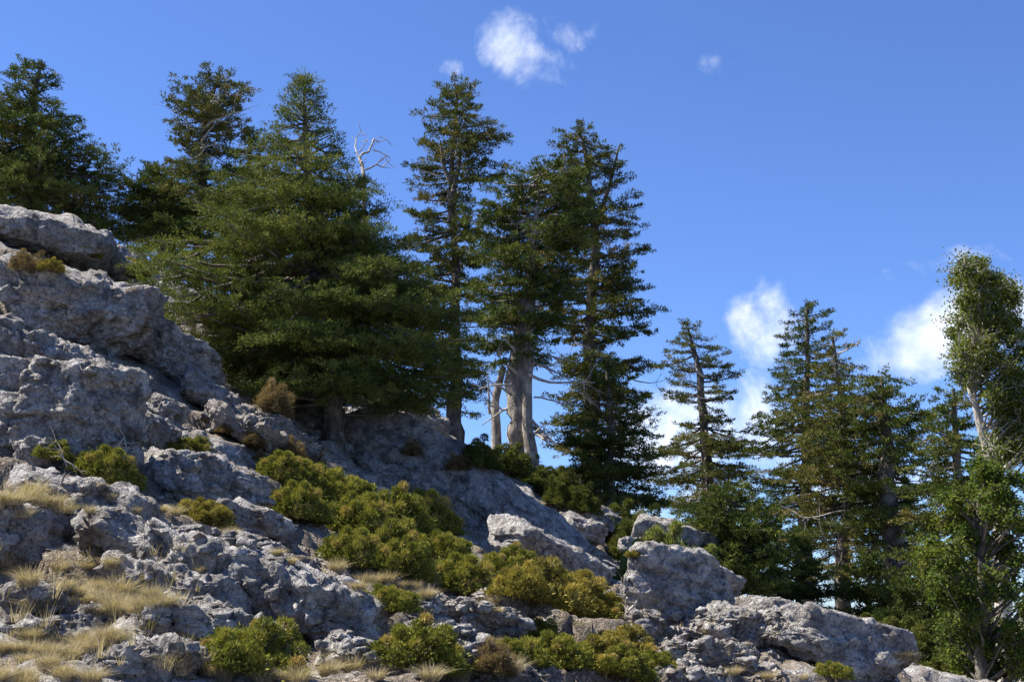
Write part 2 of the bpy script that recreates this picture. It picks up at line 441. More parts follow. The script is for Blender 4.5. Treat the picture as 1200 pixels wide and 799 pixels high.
def hit(u, v, dmax=70.0):
    """where the sight line of a photo pixel meets the hillside"""
    d = np.geomspace(4.0, dmax, 700); r = ray(u, v)
    pts = CAM[None] + d[:, None] * r[None]
    h = H(pts[:, 0], pts[:, 1])
    k = np.argmax(pts[:, 2] < h)
    if not (pts[:, 2] < h).any(): return None
    return pts[max(k, 0)]
def on_ground(x, y): return np.array([x, y, float(H(x, y)[0])])

# ------------------------------------------------------------------ rocks
_ico = {}
def ico(level):
    if level not in _ico:
        import bmesh
        bm = bmesh.new(); bmesh.ops.create_icosphere(bm, subdivisions=level, radius=1.0)
        v = np.array([x.co[:] for x in bm.verts]); f = np.array([[x.index for x in fc.verts] for fc in bm.faces]); bm.free()
        _ico[level] = (norm(v), f)
    return _ico[level]
def rock_mesh(name, size, seed, level=5, facets=7, rough=1.0, bed=0.0, roll=0.0, round_=24.0):
    """weathered limestone block bounded by joint planes, with bedding grooves and karst roughness (metres)"""
    rs = np.random.RandomState(seed); v, f = ico(level)
    yaw = rs.uniform(-.55, .55); jf = np.array([[math.cos(yaw), math.sin(yaw), 0], [-math.sin(yaw), math.cos(yaw), 0], [0, 0, 1.0]])
    n = []; dd = []
    for k in range(3):
        for sg in (-1, 1):
            n.append(jf[k] * sg + rs.normal(0, .16, 3)); dd.append(rs.uniform(.72, .92))
    for k in range(facets):
        n.append(rs.normal(size=3)); dd.append(rs.uniform(.84, 1.08))
    n = norm(np.array(n)); dd = np.array(dd)
    proj = np.maximum(v @ n.T, 0) / dd[None]
    rr = 1.0 / (np.power((proj ** round_).sum(1), 1 / round_) + 1e-6)
    p = v * np.minimum(rr, 1.3)[:, None]
    size = np.asarray(size, float); p = p * size * .5
    nr = norm(p / (size * .5) ** 2)
    off = rs.uniform(-50, 50, 3); q = p + off
    L = max(size.mean(), .2); Ls = min(L, 2.5)
    wq = q + .10 * L * np.stack([fbm(q * (1.3 / L) + o, 3) for o in (0, 21, 47)], 1)
    disp = .05 * L * fbm(q * (1.3 / L), 3, .5) + .028 * Ls * rough * (ridged(wq * np.array([.6, .8, 1.8]) * (2.0 / L), 4, .5) - .75)
    # blocks standing proud or broken away between the joints
    jk = np.array([2.1, 1.9, 3.4]); jc = (wq @ jf.T) * (jk / L)
    cell = fbm(np.floor(jc) * 7.31 + .5, 1)
    disp += .04 * Ls * np.clip(cell * 2, -1, .6)
    # open joints and bedding cracks
    fr = np.abs(jc - np.round(jc)) * L / jk; cw_ = .018 + .012 * Ls
    crk = np.exp(-(fr / cw_) ** 2) * np.clip(.35 + 1.8 * pnoise(q * (1.6 / L) + 3), 0, 1)[:, None]
    disp -= (.05 + bed) * Ls * (crk[:, 2] + .6 * crk[:, 0] + .5 * crk[:, 1])
    # chipped facets, longer along the bedding
    for N_, k_ in ((30, .20), (120, .15)):
        N_ = min(N_, len(p) // 5)
        ci = rs.choice(len(p), N_, replace=False); mt = np.array([.75, .75, 1.5]); c_ = wq[ci] * mt; w_ = wq * mt
        best = np.full(len(p), 1e9); bi = np.zeros(len(p), int)
        for i_ in range(N_):
            d2 = ((w_ - c_[i_]) ** 2).sum(1); u_ = d2 < best; best[u_] = d2[u_]; bi[u_] = i_
        tv = rs.normal(size=(N_, 3))
        disp += rough * k_ * np.clip(((wq - wq[ci][bi]) * tv[bi]).sum(1), -.07 * Ls, .07 * Ls)
    # karst pitting
    disp += .030 * rough * (ridged(wq * np.array([2.2, 2.4, 5.0]), 3, .55) - .7) + .018 * rough * fbm(q * np.array([4.2, 4.2, 5.5]), 3, .6) + .012 * rough * (ridged(q * 9.0, 2, .6) - .5)
    p = p + nr * disp[:, None]
    c, s = math.cos(roll), math.sin(roll)
    p = np.stack([p[:, 0] * c + p[:, 2] * s, p[:, 1], -p[:, 0] * s + p[:, 2] * c], 1)
    return mesh_from(name, p, f, smooth=True)
RID = [0]; SOLID = [hill]
def rock(u, v, w, h, label, roll=0.0, steep=False, t=0.9, level=None, name='boulder', mat='limestone', sink=0.0, dd=0.0, group=None, facets=7, rough=1.0, bed=0.0, seed=None, d=None, cat='rock'):
    """u,v centre of the visible rock in the photo; w,h its size there; it stands where its foot meets the hillside"""
    RID[0] += 1
    h0 = h; h = h * max(.56, 1 - abs(math.sin(math.radians(roll))) * .6); roll = roll if steep else roll * .85
    if level is None: level = 6 if w > 92 else 5
    if d is None:
        g = hit(u, v + .38 * h0)
        d = (g[1] if g is not None else 30.0) + dd
    s = d / F_PX
    W, Hh = w * s, h * s; T = max(W, Hh) * t
    pos = P(u, v, d + T * .08); pos[2] -= sink
    me = rock_mesh(name, (W * 1.12, T, Hh * 1.12), seed if seed is not None else 100 + RID[0], level, facets, rough, bed, math.radians(roll))
    o = obj(name, me, M[mat], loc=pos)
    tag(o, label, cat, group)
    SOLID.append(o)
    return o

rock(60, 284, 150, 54, 'pale grey ledge crowning the crest beneath the leaning crest fir', roll=14, t=.8, name='rock_ledge')
rock(118, 300, 95, 44, 'grey sloping slab on the crest just right of the pale crowning ledge', roll=38, name='flat_rock')
rock(30, 276, 70, 34, 'small pale block at the very top of the crest', roll=5, name='rock_block')
rock(100, 362, 190, 105, 'broad pitted grey outcrop below the crest with a sunlit top edge', roll=12, t=.7, name='rock_outcrop', rough=1.3)
rock(45, 345, 120, 50, 'dark hollowed rock under the brown crest shrub', roll=8, name='rock_outcrop')
rock(195, 410, 130, 80, 'deeply shaded rock wall in the gully beside the big fir', roll=35, t=.6, name='rock_crag')
rock(70, 480, 180, 130, 'tall shaded grey rock wall above the two small green shrubs', roll=6, t=.6, name='rock_crag', bed=.02)
rock(150, 495, 110, 60, 'smooth sloping slab at the foot of the tall shaded rock wall', roll=32, name='flat_rock')
rock(60, 425, 130, 50, 'sunlit cap of rock on top of the tall shaded wall', roll=12, name='rock_block', rough=1.4)
rock(193, 482, 46, 42, 'small pale upright boulder alone on the slope under the gully', roll=25, t=.9)
rock(255, 470, 110, 46, 'brownish rock rib below the shaded gully', roll=35, mat='limestone_warm', name='rock_rib', rough=1.4)
rock(290, 505, 100, 40, 'broken brownish ledge among dry brown shrubs', roll=30, mat='limestone_warm', name='rock_ledge', rough=1.5)
rock(232, 566, 165, 62, 'large flat pale boulder with sunlit top in mid slope', roll=14, t=.8)
rock(300, 612, 90, 40, 'rounded grey boulder at the lower end of the flat pale boulder', roll=18)
rock(45, 530, 46, 44, 'dark rounded stone beside the pale grass at the foot of the wall', roll=10)
rock(110, 590, 170, 66, 'long sunlit slab beside the straw tussock on the left', roll=22, t=.7, name='flat_rock')
rock(48, 612, 90, 60, 'pitted grey block at the head of the straw slope', roll=20, name='rock_block', rough=1.4)
rock(165, 640, 150, 60, 'rough grey rib behind the straw tussocks', roll=25, name='rock_rib', rough=1.3)
rock(208, 626, 66, 26, 'small pale cap stone on the rough rib', roll=8)
rock(300, 640, 70, 26, 'grey stone between two tufts of straw grass', roll=15)
rock(262, 672, 190, 74, 'big shaded foreground outcrop with a pale crest', roll=26, t=.8, name='rock_outcrop', rough=1.2, level=6)
rock(355, 700, 150, 86, 'steep dark-sided boulder at the end of the big shaded outcrop', roll=30, t=.8, level=6, rough=1.2)
rock(412, 712, 74, 72, 'pale pitted knob facing the shrubs at the outcrop end', roll=35, rough=1.4)
rock(215, 690, 130, 46, 'pale flat bedrock among straw grass', roll=18, name='flat_rock', rough=1.4)
rock(250, 735, 160, 50, 'low dark rock behind the round green shrub', roll=12, name='rock_block', rough=1.3)
rock(45, 700, 70, 36, 'white stone at the edge of the straw slope', roll=10)
rock(60, 745, 110, 36, 'pale stony bedrock sheet under the straw grass', roll=4, name='flat_rock')
rock(175, 775, 130, 44, 'pale gravelly bedrock in the lowest corner of the slope', roll=8, name='flat_rock', rough=1.4)
rock(430, 768, 110, 34, 'low pale rock beneath the twiggy green shrub', roll=10, name='flat_rock')
rock(498, 722, 34, 44, 'small upright white stone above the stony path', roll=10)
rock(572, 612, 300, 150, 'huge smooth shaded rock face below the tall firs', roll=36, d=28.8, steep=True, t=.45, seed=503, name='rock_buttress', level=6, rough=.8, bed=.015)
rock(640, 650, 150, 70, 'lower bulge of the huge shaded rock face', roll=32, t=.7, name='rock_buttress')
rock(470, 570, 120, 60, 'rugged upper shoulder of the huge shaded rock face', roll=25, d=28.3, name='rock_shoulder', rough=1.4)
rock(470, 470, 120, 46, 'sunlit rib of rock under the lowest boughs of the big fir', roll=42, t=.7, mat='limestone_warm', name='rock_rib', rough=1.3)
rock(500, 505, 90, 40, 'brown weathered rib end beside the straight fir trunk', roll=45, mat='limestone_warm', name='rock_rib', rough=1.3)
rock(410, 528, 200, 84, 'dark shaded outcrop beneath the big fir', roll=32, d=29, t=.6, mat='limestone_warm', name='rock_outcrop', rough=1.3)
rock(328, 515, 100, 52, 'ribbed brownish outcrop left of the dark shaded one', roll=25, mat='limestone_warm', name='rock_outcrop', rough=1.5)
rock(262, 384, 62, 56, 'sunlit pale boulder under the left boughs of the big fir', roll=20, rough=.9, mat='limestone_warm')
rock(365, 420, 60, 56, 'dark rounded boulder under the middle of the big fir', roll=30, mat='limestone_warm')
rock(445, 440, 60, 26, 'pale ridge stone showing beneath the big fir', roll=35, dd=1)
rock(676, 598, 44, 22, 'pale stone on top of the small cairn-like pile', roll=10, dd=-1)
rock(694, 606, 48, 26, 'pale stone leaning on the small cairn-like pile', roll=30, dd=-1)
rock(682, 620, 50, 32, 'grey stone at the base of the small cairn-like pile', roll=20, dd=-1)
rock(712, 612, 40, 32, 'dark stone at the edge of the gap in the rocks', roll=20, dd=-1)
rock(788, 640, 90, 66, 'dark domed boulder behind the big dappled boulder', roll=12, t=.8, dd=.5)
rock(795, 686, 112, 112, 'big dappled upright boulder above the scattered stones', roll=14, t=.7, facets=10, level=6)
rock(838, 682, 60, 50, 'shaded shoulder block of the big dappled boulder', roll=35, t=.9)
rock(740, 638, 30, 18, 'little white stone in the shady gap', roll=0)
rock(862, 734, 92, 56, 'pale undercut boulder with a shaded front', roll=14, t=.7, facets=11, level=6)
rock(968, 752, 190, 78, 'large sunlit pale boulder at the lower right end of the slope', roll=18, t=.65, facets=11, level=6)
rock(915, 718, 96, 26, 'pale upper rim of the large sunlit boulder', roll=10)
rock(1030, 765, 70, 36, 'small rounded end of the sunlit boulder row', roll=15)
rock(800, 728, 70, 26, 'long low stone in front of the dappled boulder', roll=4)
rock(760, 727, 34, 24, 'squat white stone beside the dead twig', roll=6)
rock(800, 746, 60, 20, 'flat white stone among the scattered stones', roll=0)
rock(850, 768, 80, 30, 'pale flat stone at the foot of the undercut boulder', roll=8)
rock(800, 765, 54, 24, 'cracked pale stone next to the lowest yellow shrub', roll=5)
rock(880, 684, 40, 20, 'grey rock half hidden behind the sunlit boulder row', roll=5, dd=2)
rock(560, 725, 90, 34, 'low rubbly ledge on the stony path', roll=14, rough=1.6, mat='limestone_warm', name='rock_ledge')
rock(600, 707, 70, 26, 'grey rubble ledge behind the stony path', roll=12, rough=1.5, name='rock_ledge')
rock(540, 760, 90, 34, 'brown earthy rock below the stony path', roll=20, rough=1.3, mat='limestone_warm')
rock(588, 672, 26, 16, 'small pale stone between two cushion shrubs', roll=0)
rock(-25, 440, 120, 160, 'grey rock wall continuing beyond the shaded wall', roll=5, t=.6, name='rock_crag')
rock(-20, 620, 110, 90, 'grey outcrop at the outer end of the straw slope', roll=15, t=.7, name='rock_outcrop')

bpy.context.view_layer.update()
def surf(u, v):
    """first rock or ground surface on the sight line of a photo pixel"""
    r = Vector(ray(u, v)).normalized(); o = Vector(CAM); best = None
    for ob in SOLID:
        ok, loc, nr, idx = ob.ray_cast(o - ob.location, r)
        if ok:
            p = loc + ob.location
            if best is None or p.y < best.y: best = p
    return None if best is None else np.array(best)
def scatter_stones():
    protos = [rock_mesh('stone', (1, .85, .7), 900 + k, 3, 5, .6) for k in range(6)]
    rnd = random.Random(3); n = 0
    zones = [(480, 700, 640, 770, 60, 'stone lying loose on the stony path', 'loose stones on the path'),
             (740, 715, 900, 790, 45, 'stone lying loose below the dappled boulder', 'loose stones below the dappled boulder'),
             (150, 620, 470, 790, 40, 'stone lying loose among the foreground outcrops', 'loose stones among the outcrops'),
             (40, 300, 330, 600, 40, 'stone lying loose on the upper slope', 'loose stones on the upper slope'),
             (300, 440, 520, 560, 25, 'brown stone lying in the shade below the big fir', 'loose stones below the big fir')]
    for (u0, v0, u1, v1, cnt, lab, grp) in zones:
        for k in range(cnt):
            g = surf(rnd.uniform(u0, u1), rnd.uniform(v0, v1))
            if g is None: continue
            me = rnd.choice(protos)
            o = obj('stone', me, M['limestone'], loc=g)
            s = rnd.uniform(.08, .2) * (1.0 + g[1] / 40)
            o.scale = (s * rnd.uniform(.8, 1.3), s, s * rnd.uniform(.6, 1)); o.rotation_euler = (rnd.uniform(-.3, .3), rnd.uniform(-.3, .3), rnd.uniform(0, 6.28))
            tag(o, lab, 'stone', grp)
scatter_stones()

# ------------------------------------------------------------------ trees
def rot_about(vecs, ang):
    c, s = np.cos(ang), np.sin(ang)
    return np.stack([vecs[:, 0] * c - vecs[:, 1] * s, vecs[:, 0] * s + vecs[:, 1] * c, vecs[:, 2]], 1)
def spray(L, rs, pos, dirs, lens, tint, total, twig=.13, wid=.035, clump=.075, per=26):
    """soft clumps of short needle shoots set along many branchlets (arrays); total = number of shoots"""
    cnt = np.maximum(1, np.round((lens + .12) / (lens + .12).sum() * total / per).astype(int))
    idx = np.repeat(np.arange(len(pos)), cnt); m = len(idx)
    t = rs.uniform(.08, 1.0, m) ** .8
    d = dirs[idx]; p = pos[idx] + d * (t * lens[idx])[:, None]
    p += rs.normal(0, .04, (m, 3)) * np.array([1, 1, .5]); p[:, 2] -= .12 * lens[idx] * t * t
    tt = np.clip(tint[idx] + rs.normal(0, .14, m), 0, 1); cs = clump * rs.uniform(.6, 1.35, m)
    p = np.repeat(p, per, 0); tt = np.repeat(tt, per); dd = np.repeat(d, per, 0); cs = np.repeat(cs, per); n = len(p)
    o = norm(rs.normal(size=(n, 3))) * (rs.rand(n) ** .45)[:, None]; o += dd * rs.uniform(-.7, .7, n)[:, None]
    p = p + o * cs[:, None] * np.array([1, 1, .6])
    e = norm(o * .8 + dd * .35 + [0, 0, .35] + rs.normal(0, .35, (n, 3)))
    s1 = norm(np.cross(e, norm(rs.normal(size=(n, 3)))))
    L.add(p, e, s1, twig * rs.uniform(.6, 1.3, n), wid * rs.uniform(.7, 1.3, n), np.clip(tt + rs.normal(0, .07, n), 0, 1))

def dead_limb(T, rs, p, d, length, rad, depth=2, curl=.35):
    pts = [np.array(p, float)]; d = np.array(d, float); d /= np.linalg.norm(d); n = 6
    for i in range(n):
        d = d + rs.normal(0, curl * .5, 3); d /= np.linalg.norm(d)
        pts.append(pts[-1] + d * length / n)
    r = np.linspace(rad, rad * .25, n + 1)
    T.add(pts, r, 5)
    if depth:
        for k in range(rs.randint(2, 5)):
            i = rs.randint(2, n + 1); dd = d + rs.normal(0, .8, 3)
            dead_limb(T, rs, pts[i], dd, length * rs.uniform(.35, .6), r[i] * .75, depth - 1, curl)

def fir(label, trunk_px, d, profile, seed, nb=120, mat='fir_needles', name='fir_tree', gap=.0, layer=.7, droop=0.0, top_up=.5, dens=1.0, twig=.085, wid=.036, clump=.11, whorl_m=.65,
        inner=.15, total=None, group=None, dead=(), bark='fir_bark', base_v=None, thick=1.0, flat=1.0, tint0=.45, extra_trunks=(), spread=1.0, topw=.7, reach=1.0):
    """trunk_px: [(u, v, width px)] bottom to top; profile: [(v, left u, right u)] outline of the crown in the photo"""
    rs = np.random.RandomState(seed); s = d / F_PX
    tp = np.array([P(u, v, d) for u, v, w in trunk_px]); tr = np.array([w * s * .5 for u, v, w in trunk_px])
    g = on_ground(tp[0][0], tp[0][1])
    if g[2] < tp[0][2]:   # carry the trunk down to the hillside behind the crest
        tp = np.vstack([g - [0, 0, .3], tp]); tr = np.append(tr[0] * 1.2, tr)
    else:
        tp[0][2] = min(tp[0][2], g[2]) ; tp = np.vstack([tp[0] - [0, 0, .6], tp]); tr = np.append(tr[0] * 1.1, tr)
    base = np.array([tp[0][0], tp[0][1], g[2]])
    root = thing(name, base, label, 'tree', group)
    # trunk
    T = Tubes()
    zz = np.linspace(0, 1, 26); k = np.linspace(0, 1, len(tp))
    path = np.stack([np.interp(zz, k, tp[:, i]) for i in range(3)], 1); rad = np.interp(zz, k, tr)
    order = path[:, 2]
    wob = fbm(np.stack([path[:, 2] * .5 + seed, zz * 0, zz * 0], 1), 2); wob2 = fbm(np.stack([path[:, 2] * .5 + seed + 40, zz * 0, zz * 0], 1), 2)
    path[:, 0] += wob * rad * .9; path[:, 1] += wob2 * rad * .9
    rad = rad * (1 + .12 * rs.normal(size=len(rad))); rad[0] *= 1.25
    T.add(path - base, rad, 9)
    for et in extra_trunks:
        ep = np.array([P(u, v, d + et[1]) for u, v, w in et[0]]); er = np.array([w * s * .5 for u, v, w in et[0]])
        if et[0][0][1] > 480: ep = np.vstack([on_ground(ep[0][0], ep[0][1]) - [0, 0, .3], ep]); er = np.append(er[0] * 1.3, er)
        zz2 = np.linspace(0, 1, 14); k2 = np.linspace(0, 1, len(ep))
        T.add(np.stack([np.interp(zz2, k2, ep[:, i]) for i in range(3)], 1) - base, np.interp(zz2, k2, er), 7)
    pv = np.array(profile, float)
    pz = np.array([P(600, v, d)[2] for v in pv[:, 0]]); o = np.argsort(pz); pz = pz[o]
    pl = np.array([P(u, v, d)[0] for v, u, _ in profile])[o]; pr = np.array([P(u, v, d)[0] for v, _, u in profile])[o]
    ax = lambda z: np.array([np.interp(z, path[:, 2], path[:, 0]), np.interp(z, path[:, 2], path[:, 1]), 0])
    zs = np.linspace(pz[0], pz[-1], 400)
    wgt = np.interp(zs, pz, pr - pl) ** 1.0 + topw; cw = np.cumsum(wgt); cw /= cw[-1]
    L = Leaves()
    Bp, Bd, Bl, Bt = [], [], [], []
    phi = rs.uniform(0, 6.28)
    Htot = pz[-1] - pz[0]
    whorl = whorl_m
    for b in range(nb):
        q = (b + rs.uniform(0, 1)) / nb
        z = np.interp(q, cw, zs)
        z_free = z
        lay = layer * min(1.0, max(0.0, (pz[-1] - z) / (.4 * Htot) - .25))
        if layer and rs.rand() < .72: z = z * (1 - lay) + lay * (np.floor(z / whorl + rs.normal(0, .16)) + .5) * whorl
        z = min(max(z, pz[0]), pz[-1] - .05)
        phi += 2.39996 + rs.normal(0, .35)
        if gap and pnoise(np.array([[z * .55 + seed, math.cos(phi) * .9, math.sin(phi) * .9]]))[0] < -.55 + gap: continue
        a0 = ax(z); cx = math.cos(phi)
        el = a0[0] - np.interp(z, pz, pl); er = np.interp(z, pz, pr) - a0[0]
        sideext = er if cx > 0 else el
        mean = max((er + el) * .5, .15)
        r = (abs(cx) * max(sideext, .12) + (1 - abs(cx)) * mean * .95) * reach * (1.12 - .45 * rs.rand() ** 1.5)
        r = max(r, .12)
        f = (z - pz[0]) / max(Htot, .1)
        a = (-.18 - droop) * (1 - f) + top_up * f + rs.normal(0, .2)
        if er + el < .9 and f > .85: a += .5
        out = np.array([cx, math.sin(phi), 0])
        ss = np.linspace(0, 1, 7)
        bend = rs.normal(0, .12)
        lat = np.array([-out[1], out[0], 0])
        start = ax(z - r * a)
        pts = start + out * (r * ss)[:, None] + lat * (bend * r * ss ** 2)[:, None]
        pts[:, 2] = z - r * a + r * a * ss + (.18 * r) * (ss ** 2 - ss) * flat + rs.normal(0, .02 * r, 7) * ss
        br = (.018 + .016 * r) * thick
        T.add(pts - base, np.linspace(br, .006, 7), 4)
        # branchlets
        nbl = max(3, int(r / .12 * 1.0))
        sj = np.sort(rs.uniform(inner, 1.0, nbl))
        pos = np.stack([np.interp(sj, ss, pts[:, i]) for i in range(3)], 1)
        tang = norm(np.stack([np.interp(sj, ss, np.gradient(pts[:, i])) for i in range(3)], 1))
        side = np.where(np.arange(nbl) % 2, -1, 1) * rs.uniform(.5, 1.25, nbl)
        dr = rot_about(tang, side); dr[:, 2] += rs.normal(.08 if flat > .5 else .2, .16, nbl); dr = norm(dr)
        ln = np.minimum(.38 * r + .16, .95) * (1.25 - sj * .8) * rs.uniform(.55, 1.2, nbl) * spread
        bt = np.clip(tint0 + rs.normal(0, .22), 0, 1)
        # terminal shoot
        pos = np.vstack([pos, pts[-2:]]); dr = np.vstack([dr, norm((pts[-1] - pts[-2])[None]), norm((pts[-1] - pts[-2] + [0, 0, .05])[None])])
        ln = np.append(ln, [.25, .22])
        Bp.append(pos); Bd.append(dr); Bl.append(ln); Bt.append(np.clip(bt + rs.normal(0, .08, len(ln)), 0, 1))
    # leader and the short shoots round it
    topn = 26; zt = pz[-1] - rs.rand(topn) ** .8 * min(.22 * Htot, 2.2)
    pt = np.array([ax(z) for z in zt]); pt[:, 2] = zt
    an = rs.uniform(0, 6.28, topn); dt = np.stack([np.cos(an), np.sin(an), np.full(topn, .35)], 1)
    wd = np.array([np.interp(z, pz, pr - pl) for z in zt])
    Bp.append(pt); Bd.append(norm(dt)); Bl.append(np.clip(wd * .4, .2, .75) * rs.uniform(.6, 1.1, topn)); Bt.append(np.clip(tint0 + rs.normal(0, .1, topn), 0, 1))
    tz = pz[-1]; tip = ax(tz); tip[2] = tz - .35
    Bp.append(np.array([tip, tip])); Bd.append(np.array([[0.03, 0, 1.0], [-.08, .05, .98]])); Bl.append(np.array([.4, .3])); Bt.append(np.array([.5, .5]))
    spray(L, rs, np.concatenate(Bp), np.concatenate(Bd), np.concatenate(Bl), np.concatenate(Bt), total or int(nb * 380), twig, wid, clump)
    tm = T.mesh('trunk', .012)
    obj('trunk', tm, M[bark], root)
    obj('crown', L.needles('crown', base), M[mat], root)
    for (u, v, dx, dz, length, radp) in dead:
        D = Tubes(); p0 = P(u, v, d); p0[1] -= rs.uniform(.2, .9)
        dead_limb(D, rs, p0 - base, (dx, rs.uniform(-.5, -.1), dz), length, radp)
        obj('dead_branch', D.mesh('dead_branch'), M['bleached_wood'], root)
    fir.tris = getattr(fir, 'tris', 0) + L.count() * 2
    return root

# crest, upper left
fir('broad dark fir overhanging the pale crest ledge', [(32, 268, 22), (32, 200, 16), (40, 110, 9), (48, 76, 3)], 40,
    [(265, -70, 128), (250, -75, 145), (225, -70, 150), (200, -60, 140), (170, -45, 118), (150, -40, 100), (125, -20, 85), (100, -5, 70), (80, 10, 56), (72, 30, 46)], 1, nb=240, gap=.12, top_up=.2)
fir('flat-topped fir with bleached bare limbs showing in its crown', [(232, 300, 15), (236, 200, 11), (240, 150, 8), (252, 100, 4)], 42,
    [(290, 150, 262), (260, 140, 262), (230, 150, 268), (205, 165, 275), (185, 192, 280), (160, 200, 284), (130, 200, 288), (108, 206, 292), (95, 210, 290), (90, 225, 275)], 2, nb=170, gap=.14, mat='fir_needles_old', top_up=.35,
    dead=[(238, 175, .6, .9, 1.4, .05), (240, 160, .8, .5, 1.5, .05), (240, 150, .5, 1.0, 1.4, .045), (238, 165, -.7, .7, 1.3, .04), (236, 185, .9, .1, 1.0, .04), (240, 140, .9, .6, 1.1, .04)])
fir('small dense fir crowded between the flat-topped fir and the crest', [(190, 300, 10), (185, 250, 7), (180, 200, 3)], 41,
    [(290, 140, 235), (260, 135, 230), (235, 148, 222), (215, 158, 205), (196, 172, 195)], 21, nb=80, top_up=.3, tint0=.35)
fir('dark fir top peeping between the flat-topped fir and the big fir', [(292, 330, 10), (292, 200, 6), (292, 152, 3)], 43,
    [(300, 240, 330), (230, 255, 320), (190, 268, 315), (165, 278, 308), (150, 285, 300)], 22, nb=70, top_up=.3, tint0=.35)
# the big foreground fir
fir('big dense fir with drooping lower boughs spread over the rocks', [(400, 528, 28), (382, 390, 21), (362, 220, 11), (356, 110, 2)], 28,
    [(478, 250, 540), (450, 232, 566), (420, 215, 575), (390, 178, 572), (360, 160, 558), (330, 158, 520), (300, 168, 485), (265, 195, 456), (235, 228, 446), (210, 252, 436), (190, 276, 424), (172, 292, 404), (158, 308, 390), (140, 326, 380), (118, 336, 376), (98, 350, 364), (91, 354, 359)],
    3, nb=520, mat='fir_needles_young', layer=.92, droop=.12, top_up=.3, twig=.062, wid=.023, clump=.105, tint0=.58, inner=.28, gap=.16, total=430000, whorl_m=.8, topw=2.4, reach=.93)
# bare snag behind it
def snag():
    base = on_ground(*P(432, 440, 40)[:2]); root = thing('dead_tree', base, 'bare bleached snag rising behind the big fir', 'tree')
    T = Tubes(); rs = np.random.RandomState(4); d = 40
    def line(px, r0, r1):
        pts = np.array([P(u, v, d + 0.15 * k) for k, (u, v) in enumerate(px)]) - base
        T.add(pts, np.linspace(r0, r1, len(pts)) * .72, 6)
    b0 = np.array([0, 0, -.3]); b1 = P(426, 205, d) - base
    T.add(np.stack([b0 + (b1 - b0) * t for t in np.linspace(0, 1, 12)]), np.linspace(.13, .06, 12), 8)
    line([(426, 205), (424, 192), (421, 185), (425, 180), (432, 178), (436, 170), (438, 163), (444, 168)], .085, .02)
    line([(436, 170), (437, 164), (446, 166), (452, 163), (456, 167)], .03, .012)
    line([(424, 190), (419, 182), (416, 172), (418, 162), (423, 153)], .05, .014)
    line([(421, 178), (427, 170), (430, 163)], .03, .01)
    line([(426, 200), (434, 197), (441, 193), (448, 196), (454, 190), (458, 187)], .05, .012)
    line([(441, 193), (446, 188), (453, 183), (458, 186)], .03, .01)
    line([(437, 176), (445, 178), (452, 182), (457, 184)], .028, .01)
    line([(448, 196), (453, 197), (458, 197)], .02, .008)
    line([(418, 165), (412, 160)], .018, .008)
    tr = obj('trunk', T.mesh('trunk', .008), M['bleached_wood'], root)
    D = Tubes()
    for k in range(12):
        u, v = [(438, 165), (423, 155), (454, 190), (456, 167), (446, 190), (430, 164)][k % 6]
        dead_limb(D, rs, P(u, v, d) - base, rs.normal(0, 1, 3) + [0, 0, .4], .35, .012, 1)
    obj('dead_branch', D.mesh('dead_branch'), M['bleached_wood'], root)
snag()
# tall pair in the middle
fir('tall straight fir with rounded top and pale forked limbs', [(533, 515, 22), (532, 470, 18), (535, 330, 11), (530, 230, 9), (530, 190, 7), (536, 100, 3)], 41,
    [(480, 480, 570), (430, 470, 565), (380, 470, 565), (330, 458, 572), (300, 455, 570), (270, 470, 560), (245, 478, 552), (225, 480, 558), (205, 484, 585), (190, 480, 597), (175, 490, 592), (150, 488, 578), (130, 492, 576), (112, 500, 566), (100, 514, 555), (96, 525, 545)],
    5, nb=190, gap=.30, top_up=.25, layer=.7, whorl_m=.8, mat='fir_needles_old', extra_trunks=[([(528, 215, 7), (520, 195, 5), (516, 165, 3)], -.5), ([(531, 225, 7), (538, 195, 6), (540, 160, 3)], -.4)],
    dead=[(515, 215, -.9, .2, .8, .03), (534, 190, .3, 1, .8, .03)])
fir('gnarled old fir with several trunks and pale broken branches at its foot', [(602, 520, 26), (604, 480, 24), (612, 400, 20), (622, 340, 16), (628, 270, 9), (634, 205, 3)], 38,
    [(430, 560, 660), (400, 548, 665), (370, 556, 668), (340, 560, 680), (310, 540, 680), (280, 546, 690), (250, 552, 692), (225, 560, 690), (208, 575, 690), (200, 596, 676), (195, 606, 640)],
    6, nb=230, gap=.26, top_up=.15, layer=.55, whorl_m=.85, thick=1.2, bark='pale_bark', extra_trunks=[([(624, 535, 16), (618, 500, 13), (618, 450, 11), (624, 400, 10)], -.6), ([(582, 505, 12), (580, 470, 10), (590, 430, 8)], .2)],
    dead=[(604, 480, -1, .1, 1.1, .05), (600, 465, -1, .3, 1.0, .045), (606, 440, -.7, .6, 1.0, .045), (618, 430, 1, -.25, 1.7, .05), (620, 445, 1, -.5, 1.9, .05), (622, 420, 1, -.1, 1.4, .04), (620, 500, .7, -.6, 1.2, .07),
          (618, 490, .5, -.9, 1.1, .07), (612, 510, .9, -.3, 1.1, .06), (600, 455, -.8, -.2, 1.0, .04), (575, 490, -.3, .9, 1.0, .05), (580, 480, -.9, .2, .7, .03), (604, 420, -.6, .8, .9, .04), (625, 470, .9, .1, 1.2, .03)])
